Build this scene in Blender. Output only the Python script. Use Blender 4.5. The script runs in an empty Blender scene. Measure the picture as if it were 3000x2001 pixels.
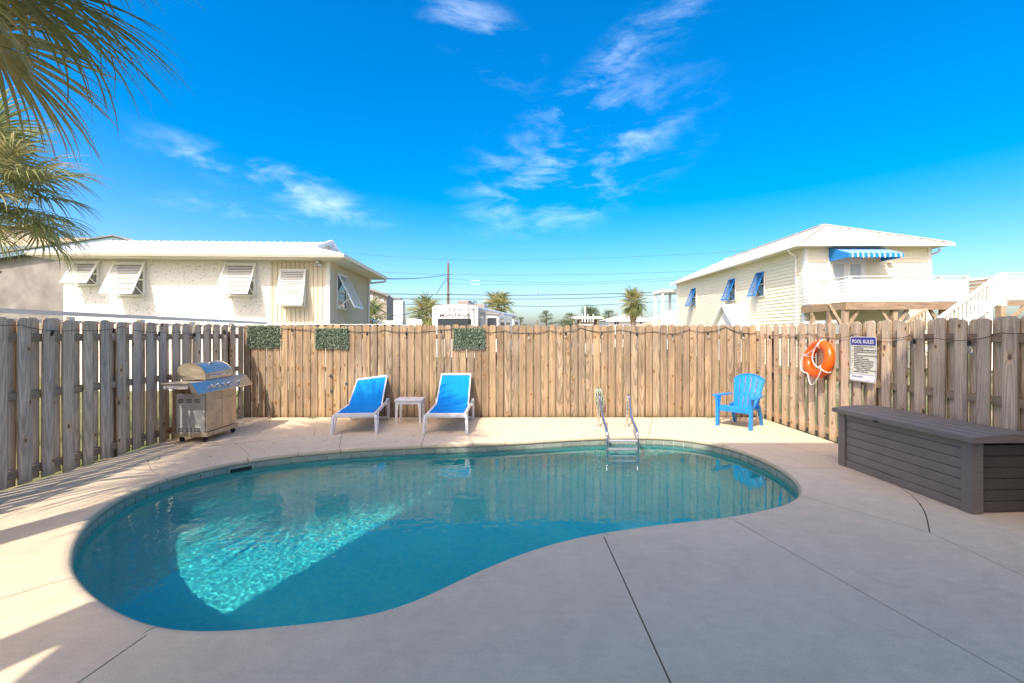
import bpy, bmesh, math, random
from mathutils import Vector, Matrix, noise, geometry
random.seed(7)
SC = bpy.context.scene
COL = SC.collection

# ------------------------------------------------------------------ camera
F = 1290.0            # focal length in photo pixels (3000 wide)
EYE = 1.65            # camera height above the pool deck
HOR = 979.0           # horizon row in the photo
cam = bpy.data.cameras.new('camera')
cam.sensor_width = 36.0
cam.sensor_fit = 'HORIZONTAL'
cam.lens = F / 3000 * 36
cam.shift_y = -(1000.5 - HOR) / 3000
cam.clip_start = 0.05
cam.clip_end = 3000
camo = bpy.data.objects.new('camera', cam)
COL.objects.link(camo)
camo.location = (0, 0, EYE)
camo.rotation_euler = (math.pi / 2, 0, 0)
SC.camera = camo

# ------------------------------------------------------------------ sun and sky
AZ, EL = math.radians(26), math.radians(48)
SUN = Vector((math.sin(AZ) * math.cos(EL), math.cos(AZ) * math.cos(EL), -math.sin(EL)))   # travel of the light
sl = bpy.data.lights.new('sun', 'SUN')
sl.energy = 2.0
sl.angle = math.radians(0.5)
sl.color = (1.0, 0.90, 0.76)
sl.cycles.is_caustics_light = True
so = bpy.data.objects.new('sun', sl)
COL.objects.link(so)
so.rotation_euler = SUN.to_track_quat('-Z', 'Y').to_euler()
so.location = (-20, -40, 50)

W = bpy.data.worlds.new('World')
SC.world = W
W.use_nodes = True
wt = W.node_tree
for n in list(wt.nodes):
    wt.nodes.remove(n)
def wn(t, **k):
    n = wt.nodes.new(t)
    for a, b in k.items():
        setattr(n, a, b)
    return n
sky = wn('ShaderNodeTexSky', sky_type='NISHITA', sun_disc=False, sun_elevation=EL, sun_rotation=math.radians(206))
sky.air_density = 0.8
sky.dust_density = 3.3
sky.ozone_density = 1.0
hsv = wn('ShaderNodeHueSaturation')
hsv.inputs['Saturation'].default_value = 1.72
hsv.inputs['Hue'].default_value = 0.503
tint = wn('ShaderNodeMix', data_type='RGBA', blend_type='MULTIPLY'); tint.inputs[0].default_value = 1.0
tint.inputs[7].default_value = (1.04, .962, .86, 1)
wt.links.new(sky.outputs[0], hsv.inputs['Color']); wt.links.new(hsv.outputs[0], tint.inputs[6])
tc = wn('ShaderNodeTexCoord')
# wind-drawn cirrus: a fibrous noise inside a few patches of sky
def cloud_patch(cx, cy, rx, ry, ang, soft=1.0):
    """patch about the direction of photo pixel (cx, cy)"""
    c = Vector(((cx - 1500) / F, 1, (HOR - cy) / F)).normalized()
    s = wn('ShaderNodeVectorMath', operation='SUBTRACT')
    wt.links.new(tc.outputs['Generated'], s.inputs[0]); s.inputs[1].default_value = c
    m = wn('ShaderNodeMapping')
    m.inputs['Rotation'].default_value = (0, math.radians(ang), 0)
    wt.links.new(s.outputs[0], m.inputs['Vector'])
    d = wn('ShaderNodeVectorMath', operation='MULTIPLY')
    wt.links.new(m.outputs[0], d.inputs[0]); d.inputs[1].default_value = (F / rx, 2.0, F / ry)
    ln = wn('ShaderNodeVectorMath', operation='LENGTH')
    wt.links.new(d.outputs[0], ln.inputs[0])
    r = wn('ShaderNodeMapRange', interpolation_type='SMOOTHSTEP')
    r.inputs[1].default_value = 1.0; r.inputs[2].default_value = 0.15
    r.inputs[3].default_value = 0.0; r.inputs[4].default_value = soft
    wt.links.new(ln.outputs['Value'], r.inputs[0])
    return r.outputs[0]
def vmax(a, b):
    n = wn('ShaderNodeMath', operation='MAXIMUM')
    wt.links.new(a, n.inputs[0]); wt.links.new(b, n.inputs[1])
    return n.outputs[0]
PATCH = [(1400, 100, 230, 90, -28, .85), (1735, 255, 260, 75, 38, .9), (1680, 480, 420, 210, 22, 1.0),
         (1560, 590, 240, 70, -12, .85), (1840, 420, 190, 80, 30, .9), (820, 545, 330, 62, -14, 1.15), (800, 618, 260, 42, 2, .9),
         (760, 500, 190, 34, 0, 1.0), (2020, 20, 260, 60, 20, .55), (1250, 870, 420, 40, 0, .75), (1900, 880, 600, 36, 0, .5)]
pm = None
for p in PATCH:
    o = cloud_patch(*p)
    pm = o if pm is None else vmax(pm, o)
# denser unseen cirrus added overhead and behind to lift and whiten the fill light
fz = wn('ShaderNodeTexNoise'); fz.inputs['Scale'].default_value = 1.7; fz.inputs['Detail'].default_value = 3
wt.links.new(tc.outputs['Generated'], fz.inputs['Vector'])
fr0 = wn('ShaderNodeMapRange', interpolation_type='SMOOTHSTEP'); fr0.inputs[1].default_value = .36; fr0.inputs[2].default_value = .54; fr0.inputs[4].default_value = 1.0
wt.links.new(fz.outputs['Fac'], fr0.inputs[0])
sx = wn('ShaderNodeSeparateXYZ'); wt.links.new(tc.outputs['Generated'], sx.inputs[0])
hz0 = wn('ShaderNodeMapRange', interpolation_type='SMOOTHSTEP'); hz0.inputs[1].default_value = .60; hz0.inputs[2].default_value = .78
wt.links.new(sx.outputs[2], hz0.inputs[0])
hz1 = wn('ShaderNodeMapRange', interpolation_type='SMOOTHSTEP'); hz1.inputs[1].default_value = .25; hz1.inputs[2].default_value = -.1
wt.links.new(sx.outputs[1], hz1.inputs[0])
pmk = wn('ShaderNodeMath', operation='MULTIPLY'); pmk.inputs[1].default_value = .31; wt.links.new(pm, pmk.inputs[0]); pm = pmk.outputs[0]
fm = wn('ShaderNodeMath', operation='MULTIPLY'); wt.links.new(fr0.outputs[0], fm.inputs[0]); wt.links.new(vmax(hz0.outputs[0], hz1.outputs[0]), fm.inputs[1])
pm = vmax(pm, fm.outputs[0])
mp = wn('ShaderNodeMapping')
mp.inputs['Rotation'].default_value = (0, math.radians(18), 0)
mp.inputs['Scale'].default_value = (6.5, 6.5, 19.0)
wt.links.new(tc.outputs['Generated'], mp.inputs['Vector'])
nz = wn('ShaderNodeTexNoise')
nz.inputs['Scale'].default_value = 1.0; nz.inputs['Detail'].default_value = 9; nz.inputs['Roughness'].default_value = .62
nz.inputs['Distortion'].default_value = .35
wt.links.new(mp.outputs[0], nz.inputs['Vector'])
wr = wn('ShaderNodeMapRange', interpolation_type='SMOOTHSTEP')
wr.inputs[1].default_value = .45; wr.inputs[2].default_value = .78
wt.links.new(nz.outputs['Fac'], wr.inputs[0])
cm = wn('ShaderNodeMath', operation='MULTIPLY')
wt.links.new(pm, cm.inputs[0]); wt.links.new(wr.outputs[0], cm.inputs[1])
cmx = wn('ShaderNodeMath', operation='MULTIPLY'); cmx.inputs[1].default_value = .95; cmx.use_clamp = True
wt.links.new(cm.outputs[0], cmx.inputs[0])
mix = wn('ShaderNodeMix', data_type='RGBA')
wt.links.new(cmx.outputs[0], mix.inputs[0])
wt.links.new(tint.outputs[2], mix.inputs[6])
mix.inputs[7].default_value = (6.2, 6.4, 6.8, 1)
bg = wn('ShaderNodeBackground')
bg.inputs['Strength'].default_value = 0.14
wt.links.new(mix.outputs[2], bg.inputs['Color'])
wo = wn('ShaderNodeOutputWorld')
wt.links.new(bg.outputs[0], wo.inputs['Surface'])

vs = SC.view_settings
vs.view_transform = 'Standard'
vs.look = 'None'
vs.gamma = 1.0
vs.use_curve_mapping = False
vs.exposure = 1.52
SC.cycles.max_bounces = 8
SC.cycles.diffuse_bounces = 4
SC.cycles.glossy_bounces = 3
SC.cycles.transmission_bounces = 6
SC.cycles.transparent_max_bounces = 16
SC.cycles.sample_clamp_indirect = 6.0

# ------------------------------------------------------------------ helpers
def gpt(x, y, z=0.0):
    """photo pixel -> world point on the level z"""
    s = (y - HOR) / (EYE - z)
    return Vector(((x - 1500) / s, F / s, z))
def vpt(xv, yv, z=0.0):
    k = 3000 / 2351
    return gpt(xv * k, yv * k, z)
def at(x, y, Y):
    return Vector(((x - 1500) * Y / F, Y, EYE + (HOR - y) * Y / F))

class MB:
    """collects simple shapes into one mesh"""
    def __init__(self):
        self.v = []; self.f = []
    def add(self, vs_, fs_):
        b = len(self.v)
        self.v += [tuple(p) for p in vs_]
        self.f += [tuple(i + b for i in q) for q in fs_]
        return self
    def box(self, c, s, rot=None, bev=0.0):
        hx, hy, hz = s[0] / 2, s[1] / 2, s[2] / 2
        if bev > 0:
            bm = bmesh.new()
            bmesh.ops.create_cube(bm, size=1)
            bmesh.ops.scale(bm, vec=s, verts=bm.verts)
            bmesh.ops.bevel(bm, geom=list(bm.edges), offset=bev, segments=2, affect='EDGES', profile=.6)
            bm.verts.ensure_lookup_table()
            vv = [v.co.copy() for v in bm.verts]; ff = [[v.index for v in f.verts] for f in bm.faces]
            bm.free()
        else:
            vv = [Vector((x * hx, y * hy, z * hz)) for z in (-1, 1) for y in (-1, 1) for x in (-1, 1)]
            ff = [(0, 2, 3, 1), (4, 5, 7, 6), (0, 1, 5, 4), (2, 6, 7, 3), (0, 4, 6, 2), (1, 3, 7, 5)]
        if rot is not None:
            R = rot if isinstance(rot, Matrix) else Matrix.Rotation(rot[2], 3, 'Z') @ Matrix.Rotation(rot[1], 3, 'Y') @ Matrix.Rotation(rot[0], 3, 'X')
            vv = [R @ p for p in vv]
        c = Vector(c)
        return self.add([p + c for p in vv], ff)
    def b2(self, a, b, bev=0.0):
        a, b = Vector(a), Vector(b)
        return self.box((a + b) / 2, [abs(x) for x in (b - a)], None, bev)
    def bar(self, a, b, w, h, up=(0, 0, 1), bev=0.0):
        """rectangular bar from a to b; w across, h along up"""
        a, b = Vector(a), Vector(b)
        d = b - a
        x = d.normalized(); u = Vector(up)
        y = u.cross(x)
        if y.length < 1e-5:
            y = Vector((0, 1, 0)).cross(x)
            if y.length < 1e-5: y = Vector((1, 0, 0))
        y.normalize(); z = x.cross(y)
        R = Matrix((x, y, z)).transposed()
        return self.box((a + b) / 2, (d.length, w, h), R, bev)
    def tube(self, pts, r, n=8, cap=True, closed=False):
        pts = [Vector(p) for p in pts]
        rs = r if isinstance(r, (list, tuple)) else [r] * len(pts)
        m = len(pts); prev = None; vv = []
        for i in range(m):
            if closed: t = pts[(i + 1) % m] - pts[i - 1]
            else: t = pts[min(i + 1, m - 1)] - pts[max(i - 1, 0)]
            t.normalize()
            if prev is None:
                a = Vector((0, 0, 1)) if abs(t.z) < .9 else Vector((1, 0, 0))
                u = t.cross(a).normalized()
            else:
                u = (prev - t * prev.dot(t))
                u = u.normalized() if u.length > 1e-6 else t.orthogonal().normalized()
            prev = u; w = t.cross(u)
            for k in range(n):
                q = 2 * math.pi * k / n
                vv.append(pts[i] + (u * math.cos(q) + w * math.sin(q)) * rs[i])
        ff = []
        for i in range(m if closed else m - 1):
            for k in range(n):
                a = i * n + k; b = i * n + (k + 1) % n; j = (i + 1) % m
                ff.append((a, b, j * n + (k + 1) % n, j * n + k))
        if cap and not closed:
            ff.append(tuple(range(n))[::-1]); ff.append(tuple((m - 1) * n + k for k in range(n)))
        return self.add(vv, ff)
    def lathe(self, prof, n=16, c=(0, 0, 0), axis='Z'):
        vv = []; c = Vector(c); m = len(prof)
        for r, z in prof:
            for k in range(n):
                q = 2 * math.pi * k / n
                p = Vector((r * math.cos(q), r * math.sin(q), z))
                if axis == 'X': p = Vector((p.z, p.x, p.y))
                elif axis == 'Y': p = Vector((p.y, p.z, p.x))
                vv.append(c + p)
        ff = []
        for i in range(m - 1):
            for k in range(n):
                ff.append((i * n + k, i * n + (k + 1) % n, (i + 1) * n + (k + 1) % n, (i + 1) * n + k))
        if prof[0][0] > 1e-6: ff.append(tuple(range(n))[::-1])
        if prof[-1][0] > 1e-6: ff.append(tuple((m - 1) * n + k for k in range(n)))
        return self.add(vv, ff)
    def prism(self, poly, a, b, axis='Y'):
        """2-D polygon extruded between a and b along an axis (polygon in the two others)"""
        n = len(poly)
        def P(u, w, t):
            return {'X': (t, u, w), 'Y': (u, t, w), 'Z': (u, w, t)}[axis]
        vv = [P(u, w, a) for u, w in poly] + [P(u, w, b) for u, w in poly]
        ff = [tuple(range(n)), tuple(range(2 * n - 1, n - 1, -1))]
        ff += [(i, i + n, (i + 1) % n + n, (i + 1) % n) for i in range(n)]
        return self.add(vv, ff)
    def mesh(self, name, mat=None, smooth=False, ang=None):
        me = bpy.data.meshes.new(name)
        me.from_pydata(self.v, [], self.f)
        bm = bmesh.new(); bm.from_mesh(me)
        bmesh.ops.recalc_face_normals(bm, faces=bm.faces)
        if smooth:
            for f in bm.faces: f.smooth = True
            for e in bm.edges:
                if len(e.link_faces) == 2 and e.calc_face_angle(0) > (ang or .7): e.smooth = False
        bm.to_mesh(me); bm.free()
        if mat: me.materials.append(mat)
        return me
    def build(self, name, mat=None, parent=None, smooth=False, ang=None, loc=None, rot=None):
        return link(name, self.mesh(name, mat, smooth, ang), parent, loc, rot)

def link(name, me, parent=None, loc=None, rot=None):
    o = bpy.data.objects.new(name, me)
    COL.objects.link(o)
    if parent is not None: o.parent = parent
    if loc is not None: o.location = loc
    if rot is not None: o.rotation_euler = rot
    return o
def tag(o, label, cat, group=None):
    o['label'] = label; o['category'] = cat
    if group: o['group'] = group
    return o
def thing(name, label, cat, loc=(0, 0, 0), rotz=0.0, group=None):
    o = bpy.data.objects.new(name, None)
    COL.objects.link(o)
    o.location = loc; o.rotation_euler = (0, 0, rotz)
    return tag(o, label, cat, group)
def structure(o):
    o['kind'] = 'structure'
    return o
def copy_tree(o, parent=None):
    c = o.copy(); COL.objects.link(c)
    c.parent = parent
    for ch in list(o.children):
        copy_tree(ch, c)
    return c

# ------------------------------------------------------------------ materials
def ramp(nt, fac, stops):
    r = nt.nodes.new('ShaderNodeValToRGB')
    el = r.color_ramp.elements
    while len(el) < len(stops): el.new(.5)
    for e, (p, c) in zip(el, stops):
        e.position = p
        e.color = (*c, 1) if not isinstance(c, (int, float)) else (c, c, c, 1)
    nt.links.new(fac, r.inputs[0])
    return r.outputs[0]
def tex(nt, vec, scale, detail=4, rough=.55, dist=0.0, mscale=None, kind='noise'):
    if mscale:
        m = nt.nodes.new('ShaderNodeMapping'); m.inputs['Scale'].default_value = mscale
        nt.links.new(vec, m.inputs['Vector']); vec = m.outputs[0]
    if kind == 'noise':
        n = nt.nodes.new('ShaderNodeTexNoise')
        n.inputs['Detail'].default_value = detail; n.inputs['Roughness'].default_value = rough; n.inputs['Distortion'].default_value = dist
        out = n.outputs['Fac']
    else:
        n = nt.nodes.new('ShaderNodeTexVoronoi'); out = n.outputs['Distance']
    n.inputs['Scale'].default_value = scale
    nt.links.new(vec, n.inputs['Vector'])
    return out
def mixc(nt, fac, a, b, mode='MIX'):
    m = nt.nodes.new('ShaderNodeMix'); m.data_type = 'RGBA'; m.blend_type = mode
    for s, v in ((m.inputs[0], fac), (m.inputs[6], a), (m.inputs[7], b)):
        if hasattr(v, 'is_output'): nt.links.new(v, s)
        elif isinstance(v, (int, float)): s.default_value = v
        else: s.default_value = (*v, 1)
    return m.outputs[2]
def bump(nt, h, strength, dist=.01):
    b = nt.nodes.new('ShaderNodeBump')
    b.inputs['Strength'].default_value = strength; b.inputs['Distance'].default_value = dist
    nt.links.new(h, b.inputs['Height'])
    return b.outputs[0]
def newmat(name):
    m = bpy.data.materials.new(name); m.use_nodes = True
    nt = m.node_tree
    return m, nt, nt.nodes['Principled BSDF']
def scale_c(c, k): return tuple(min(1, x * k) for x in c)
def plain(name, c, rough=.6, metal=0.0, var=.12, vscale=3.0, bmp=0.0, bscale=60, spec=.5, coord='Object', trans=0.0, rvar=0.0):
    """a painted or moulded surface with slight unevenness of tone, gloss and relief"""
    m, nt, b = newmat(name)
    t = nt.nodes.new('ShaderNodeTexCoord').outputs[coord]
    n1 = tex(nt, t, vscale, 6, .6)
    lo, hi = scale_c(c, 1 - var), scale_c(c, 1 + var * .6)
    col = ramp(nt, n1, [(.3, lo), (.7, hi)])
    nt.links.new(col, b.inputs['Base Color'])
    b.inputs['Roughness'].default_value = rough
    b.inputs['Metallic'].default_value = metal
    b.inputs['Specular IOR Level'].default_value = spec
    if rvar:
        nt.links.new(ramp(nt, tex(nt, t, vscale * 4, 5), [(.3, max(0.02, rough - rvar)), (.7, rough + rvar)]), b.inputs['Roughness'])
    if bmp:
        nt.links.new(bump(nt, tex(nt, t, bscale, 5), bmp), b.inputs['Normal'])
    if trans:
        b.inputs['Transmission Weight'].default_value = trans
    return m
def wood(name, tones, knot=(.20, .12, .065), dark=.55, axis='Z', edge=0.0, half=.069):
    """weathered flat-sawn pine: cathedral figure, fine streaks, knots; every board has its own tone"""
    m, nt, b = newmat(name)
    N = nt.nodes.new
    def math_(op, a, b_=None, c=None):
        n = N('ShaderNodeMath'); n.operation = op
        for i, v in enumerate((a, b_, c)):
            if v is None: continue
            if hasattr(v, 'is_output'): nt.links.new(v, n.inputs[i])
            else: n.inputs[i].default_value = v
        return n.outputs[0]
    co = N('ShaderNodeTexCoord').outputs['Object']
    rnd = N('ShaderNodeObjectInfo').outputs['Random']
    r2 = math_('FRACT', math_('MULTIPLY', rnd, 17.31)); r3 = math_('FRACT', math_('MULTIPLY', rnd, 91.7))
    sp = N('ShaderNodeSeparateXYZ'); nt.links.new(co, sp.inputs[0])
    L, C, D = {'X': (0, 2, 1), 'Y': (1, 2, 0), 'Z': (2, 0, 1)}[axis]
    along, across, deep = sp.outputs[L], sp.outputs[C], sp.outputs[D]
    def vec(a, b_, c):
        n = N('ShaderNodeCombineXYZ')
        for i, v in enumerate((a, b_, c)):
            if hasattr(v, 'is_output'): nt.links.new(v, n.inputs[i])
            else: n.inputs[i].default_value = v
        return n.outputs[0]
    off = math_('MULTIPLY', rnd, 61.0)
    # knots, in board space with a board-own offset
    kv = vec(math_('MULTIPLY_ADD', across, 5.5, off), math_('MULTIPLY_ADD', along, 3.1, math_('MULTIPLY', r2, 40.0)), off)
    vo = N('ShaderNodeTexVoronoi'); vo.inputs['Scale'].default_value = 1.0; vo.voronoi_dimensions = '2D'; nt.links.new(kv, vo.inputs['Vector'])
    ksep = N('ShaderNodeSeparateColor'); nt.links.new(vo.outputs['Color'], ksep.inputs[0])
    kd = math_('ADD', vo.outputs['Distance'], math_('MULTIPLY', math_('GREATER_THAN', ksep.outputs[0], .42), .5))     # under half the cells hold a knot
    kd = math_('MULTIPLY', kd, math_('MULTIPLY_ADD', ksep.outputs[1], .9, .75))
    pull = ramp(nt, kd, [(.0, 1.0), (.34, 0.0)])
    # growth rings cut by the face of the board
    cx = math_('ADD', math_('MULTIPLY_ADD', r3, .18, across), -.09)
    cz = math_('MULTIPLY', math_('ADD', math_('MULTIPLY', r2, -3.2), along), .055)
    wob = tex(nt, vec(math_('MULTIPLY_ADD', across, 3.0, off), math_('MULTIPLY', along, 1.1), r2), 1.6, 3)
    rr_ = math_('SQRT', math_('ADD', math_('MULTIPLY', cx, cx), math_('ADD', math_('MULTIPLY', cz, cz), .0004)))
    ph = math_('MULTIPLY_ADD', rr_, 330.0, math_('MULTIPLY_ADD', wob, 9.0, math_('MULTIPLY', pull, 6.0)))
    ring = math_('MULTIPLY_ADD', math_('SINE', ph), .5, .5)
    fine = tex(nt, vec(math_('MULTIPLY_ADD', across, 130.0, off), math_('MULTIPLY', along, 2.2), math_('MULTIPLY', deep, 60.0)), 1.0, 5, .65, .3)
    streak = tex(nt, vec(math_('MULTIPLY_ADD', across, 26.0, off), math_('MULTIPLY', along, .8), r3), 1.0, 4, .6, .2)
    blot = tex(nt, vec(math_('MULTIPLY_ADD', across, 5.0, off), math_('MULTIPLY', along, 1.6), r3), 1.0, 5, .65)
    base = ramp(nt, r2, tones)
    g = mixc(nt, ramp(nt, blot, [(.38, 0.0), (.66, .85)]), base, mixc(nt, 1.0, base, (.66, .66, .68), 'MULTIPLY'))
    g = mixc(nt, 1.0, g, ramp(nt, streak, [(.30, dark + .12), (.62, 1.10)]), 'MULTIPLY')
    g = mixc(nt, .7, g, mixc(nt, 1.0, g, ramp(nt, ring, [(.0, dark), (.35, .92), (1.0, 1.12)]), 'MULTIPLY'))
    g = mixc(nt, .6, g, mixc(nt, 1.0, g, ramp(nt, fine, [(.3, .68), (.62, 1.10)]), 'MULTIPLY'))
    halo = ramp(nt, kd, [(.10, .0), (.15, .6), (.30, 0.0)])
    g = mixc(nt, halo, g, mixc(nt, 1.0, g, (1.22, .98, .72), 'MULTIPLY'))
    g = mixc(nt, ramp(nt, kd, [(.055, 1.0), (.085, .65), (.125, 0.0)]), g, knot)
    if edge:      # painted shade lines along the board edges; tone also darker toward the foot
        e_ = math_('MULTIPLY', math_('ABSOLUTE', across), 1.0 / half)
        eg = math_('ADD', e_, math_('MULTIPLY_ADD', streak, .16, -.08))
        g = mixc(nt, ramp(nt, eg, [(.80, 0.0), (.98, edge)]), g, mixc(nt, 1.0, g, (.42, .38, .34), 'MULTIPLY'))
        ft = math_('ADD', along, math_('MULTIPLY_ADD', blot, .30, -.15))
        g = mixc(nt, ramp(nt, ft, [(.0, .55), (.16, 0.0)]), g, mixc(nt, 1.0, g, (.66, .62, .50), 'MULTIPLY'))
    nt.links.new(g, b.inputs['Base Color'])
    b.inputs['Roughness'].default_value = .88
    b.inputs['Specular IOR Level'].default_value = .2
    nt.links.new(bump(nt, math_('ADD', fine, ring), .30, .004), b.inputs['Normal'])
    return m
M = {}
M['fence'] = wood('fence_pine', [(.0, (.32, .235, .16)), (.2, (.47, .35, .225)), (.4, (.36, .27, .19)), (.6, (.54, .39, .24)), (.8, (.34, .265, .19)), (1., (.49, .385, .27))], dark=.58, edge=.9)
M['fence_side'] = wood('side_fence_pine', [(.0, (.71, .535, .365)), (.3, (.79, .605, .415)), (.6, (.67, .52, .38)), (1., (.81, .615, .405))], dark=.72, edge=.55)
M['rail_x'] = wood('fence_rail_along_x', [(.0, (.36, .26, .17)), (1., (.42, .32, .22))], axis='X')
M['rail_y'] = wood('fence_rail_along_y', [(.0, (.40, .28, .18)), (1., (.46, .34, .22))], axis='Y')
M['deckwood'] = wood('weathered_deck_timber', [(.0, (.36, .26, .185)), (1., (.44, .34, .25))], axis='X')
M['deckpost'] = wood('weathered_deck_post', [(.0, (.42, .32, .22)), (1., (.50, .40, .28))], axis='Z')
M['white'] = plain('white_paint', (.80, .79, .76), .55, var=.05, vscale=1.5)
M['whitemetal'] = plain('white_metal_roof', (.80, .80, .79), .42, var=.05, vscale=.6)
M['whiteplastic'] = plain('white_resin', (.78, .78, .78), .38, var=.06, vscale=5, bmp=.05)
M['trim'] = plain('cream_trim', (.74, .71, .63), .5, var=.05, vscale=1)
M['black'] = plain('black_plastic', (.012, .012, .013), .45, var=.2)
M['blackrub'] = plain('black_rubber', (.02, .02, .02), .8)
M['blue'] = plain('blue_resin', (.012, .25, .68), .35, var=.18, vscale=6, bmp=.04, rvar=.12)
M['steel'] = plain('polished_steel', (.80, .77, .72), .27, 1.0, var=.06, rvar=.06)
# ------------------------------------------------------------------ ground, deck, pool
def concrete(nm='pool_deck_concrete', cc=((.73, .59, .415), (.78, .64, .46))):
    m, nt, b = newmat(nm)
    t = nt.nodes.new('ShaderNodeNewGeometry').outputs['Position']
    big = tex(nt, t, .9, 6, .6)
    mid = tex(nt, t, 5.5, 7, .68, .4)
    spk = tex(nt, t, 170, 3, .7)
    c = ramp(nt, big, [(.3, cc[0]), (.7, cc[1])])
    c = mixc(nt, .55, c, mixc(nt, 1.0, c, ramp(nt, mid, [(.3, .84), (.7, 1.08)]), 'MULTIPLY'))
    c = mixc(nt, .8, c, mixc(nt, 1.0, c, ramp(nt, spk, [(.30, .60), (.5, 1.0), (.75, 1.14)]), 'MULTIPLY'))
    st = tex(nt, t, 2.3, 8, .72, .8)
    c = mixc(nt, ramp(nt, st, [(.56, 0.0), (.76, .42)]), c, (.42, .32, .22))
    grit = tex(nt, t, 420, 2, .6)
    c = mixc(nt, .55, c, mixc(nt, 1.0, c, ramp(nt, grit, [(.32, .42), (.48, 1.0), (.75, 1.15)]), 'MULTIPLY'))
    sweep = tex(nt, t, 1.0, 5, .7, .6, (5.0, 22.0, 5.0))
    c = mixc(nt, .45, c, mixc(nt, 1.0, c, ramp(nt, sweep, [(.3, .86), (.7, 1.06)]), 'MULTIPLY'))
    pit = tex(nt, t, 19, kind='voronoi')
    c = mixc(nt, ramp(nt, pit, [(.03, .55), (.06, 0.0)]), c, (.16, .13, .10))
    nt.links.new(c, b.inputs['Base Color'])
    b.inputs['Roughness'].default_value = .86
    b.inputs['Specular IOR Level'].default_value = .25
    add = nt.nodes.new('ShaderNodeMath'); add.operation = 'ADD'
    nt.links.new(spk, add.inputs[0]); nt.links.new(mid, add.inputs[1])
    nt.links.new(bump(nt, add.outputs[0], .35, .004), b.inputs['Normal'])
    return m
M['concrete'] = concrete()
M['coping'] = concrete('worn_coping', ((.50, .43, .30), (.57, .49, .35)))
M['joint'] = plain('joint_filler', (.07, .06, .05), .95, var=.3, vscale=20)
def ground_mat():
    m, nt, b = newmat('sandy_grass')
    t = nt.nodes.new('ShaderNodeNewGeometry').outputs['Position']
    c = ramp(nt, tex(nt, t, .35, 7, .65), [(.35, (.07, .10, .03)), (.55, (.14, .15, .06)), (.72, (.38, .32, .22))])
    nt.links.new(c, b.inputs['Base Color']); b.inputs['Roughness'].default_value = .95
    nt.links.new(bump(nt, tex(nt, t, 14, 6), .6, .05), b.inputs['Normal'])
    return m
M['ground'] = ground_mat()
DX0, DX1, DY0, DY1 = -5.335, 4.905, -0.75, 8.722
g = MB()
GZ = -.065; B = 1500
for (a, b_) in (((-B, -B), (B, DY0)), ((-B, DY1), (B, B)), ((-B, DY0), (DX0, DY1)), ((DX1, DY0), (B, DY1))):
    g.add([(a[0], a[1], GZ), (b_[0], a[1], GZ), (b_[0], b_[1], GZ), (a[0], b_[1], GZ)], [(0, 1, 2, 3)])
structure(g.build('ground', M['ground']))

FAR = -.05
trace = [(168, 1280, -.02), (180, 1240, -.03), (212, 1200, FAR), (260, 1162, FAR), (320, 1130, FAR), (400, 1101, FAR), (500, 1076, FAR), (600, 1058, FAR), (700, 1046.5, FAR),
         (800, 1038, FAR), (950, 1030, FAR), (1100, 1025, FAR), (1200, 1020, FAR), (1300, 1013.5, FAR), (1400, 1009, FAR), (1500, 1008.5, FAR),
         (1580, 1014, FAR), (1650, 1027, FAR), (1700, 1041, FAR), (1750, 1061, FAR), (1790, 1082, FAR), (1818, 1103, FAR), (1836, 1126, -.03),
         (1824, 1144, -.005), (1790, 1157, 0), (1740, 1169, 0), (1670, 1182, 0), (1590, 1191, 0), (1500, 1201, 0), (1380, 1218, 0), (1300, 1234, 0), (1200, 1263, 0),
         (1100, 1303, 0), (1000, 1349, 0), (930, 1381, 0), (870, 1399, 0), (800, 1411, 0), (700, 1422, 0), (600, 1432, 0), (500, 1439, 0),
         (430, 1438, 0), (370, 1431, 0), (300, 1407, 0), (235, 1372, 0), (192, 1335, 0), (170, 1302, 0)]
P0 = [vpt(x, y, z).xy for x, y, z in trace]
def catmull(P, k=12):
    n = len(P); out = []
    for i in range(n):
        a, b, c, d = P[i - 1], P[i], P[(i + 1) % n], P[(i + 2) % n]
        for j in range(k):
            t = j / k
            out.append(.5 * ((2 * b) + (c - a) * t + (2 * a - 5 * b + 4 * c - d) * t * t + (3 * b - a - 3 * c + d) * t ** 3))
    return out
def resample(P, step):
    n = len(P); L = [0]
    for i in range(n): L.append(L[-1] + (P[(i + 1) % n] - P[i]).length)
    m = max(8, round(L[-1] / step)); out = []; i = 0
    for k in range(m):
        d = L[-1] * k / m
        while L[i + 1] < d: i += 1
        t = (d - L[i]) / max(1e-9, L[i + 1] - L[i])
        out.append(P[i].lerp(P[(i + 1) % n], t))
    return out
OUT = resample(catmull(P0), .06)
for _ in range(10):        # ease the trace into a fair curve
    OUT = [(OUT[i - 1] + OUT[i] * 2 + OUT[(i + 1) % len(OUT)]) / 4 for i in range(len(OUT))]
OUT = resample(OUT, .06)
NO = len(OUT)
area = sum(OUT[i].x * OUT[(i + 1) % NO].y - OUT[(i + 1) % NO].x * OUT[i].y for i in range(NO)) / 2
if area < 0: OUT.reverse()
def normals(P):
    n = len(P); r = []
    for i in range(n):
        t = (P[(i + 1) % n] - P[i - 1]).normalized()
        r.append(Vector((t.y, -t.x)))          # outward for a counter-clockwise loop
    return r
NRM = normals(OUT)
def offset(o): return [OUT[i] + NRM[i] * o for i in range(NO)]
def inside(p, poly):
    c = False; j = len(poly) - 1
    for i in range(len(poly)):
        a, b = poly[i], poly[j]
        if (a.y > p.y) != (b.y > p.y) and p.x < (b.x - a.x) * (p.y - a.y) / (b.y - a.y) + a.x: c = not c
        j = i
    return c
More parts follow.
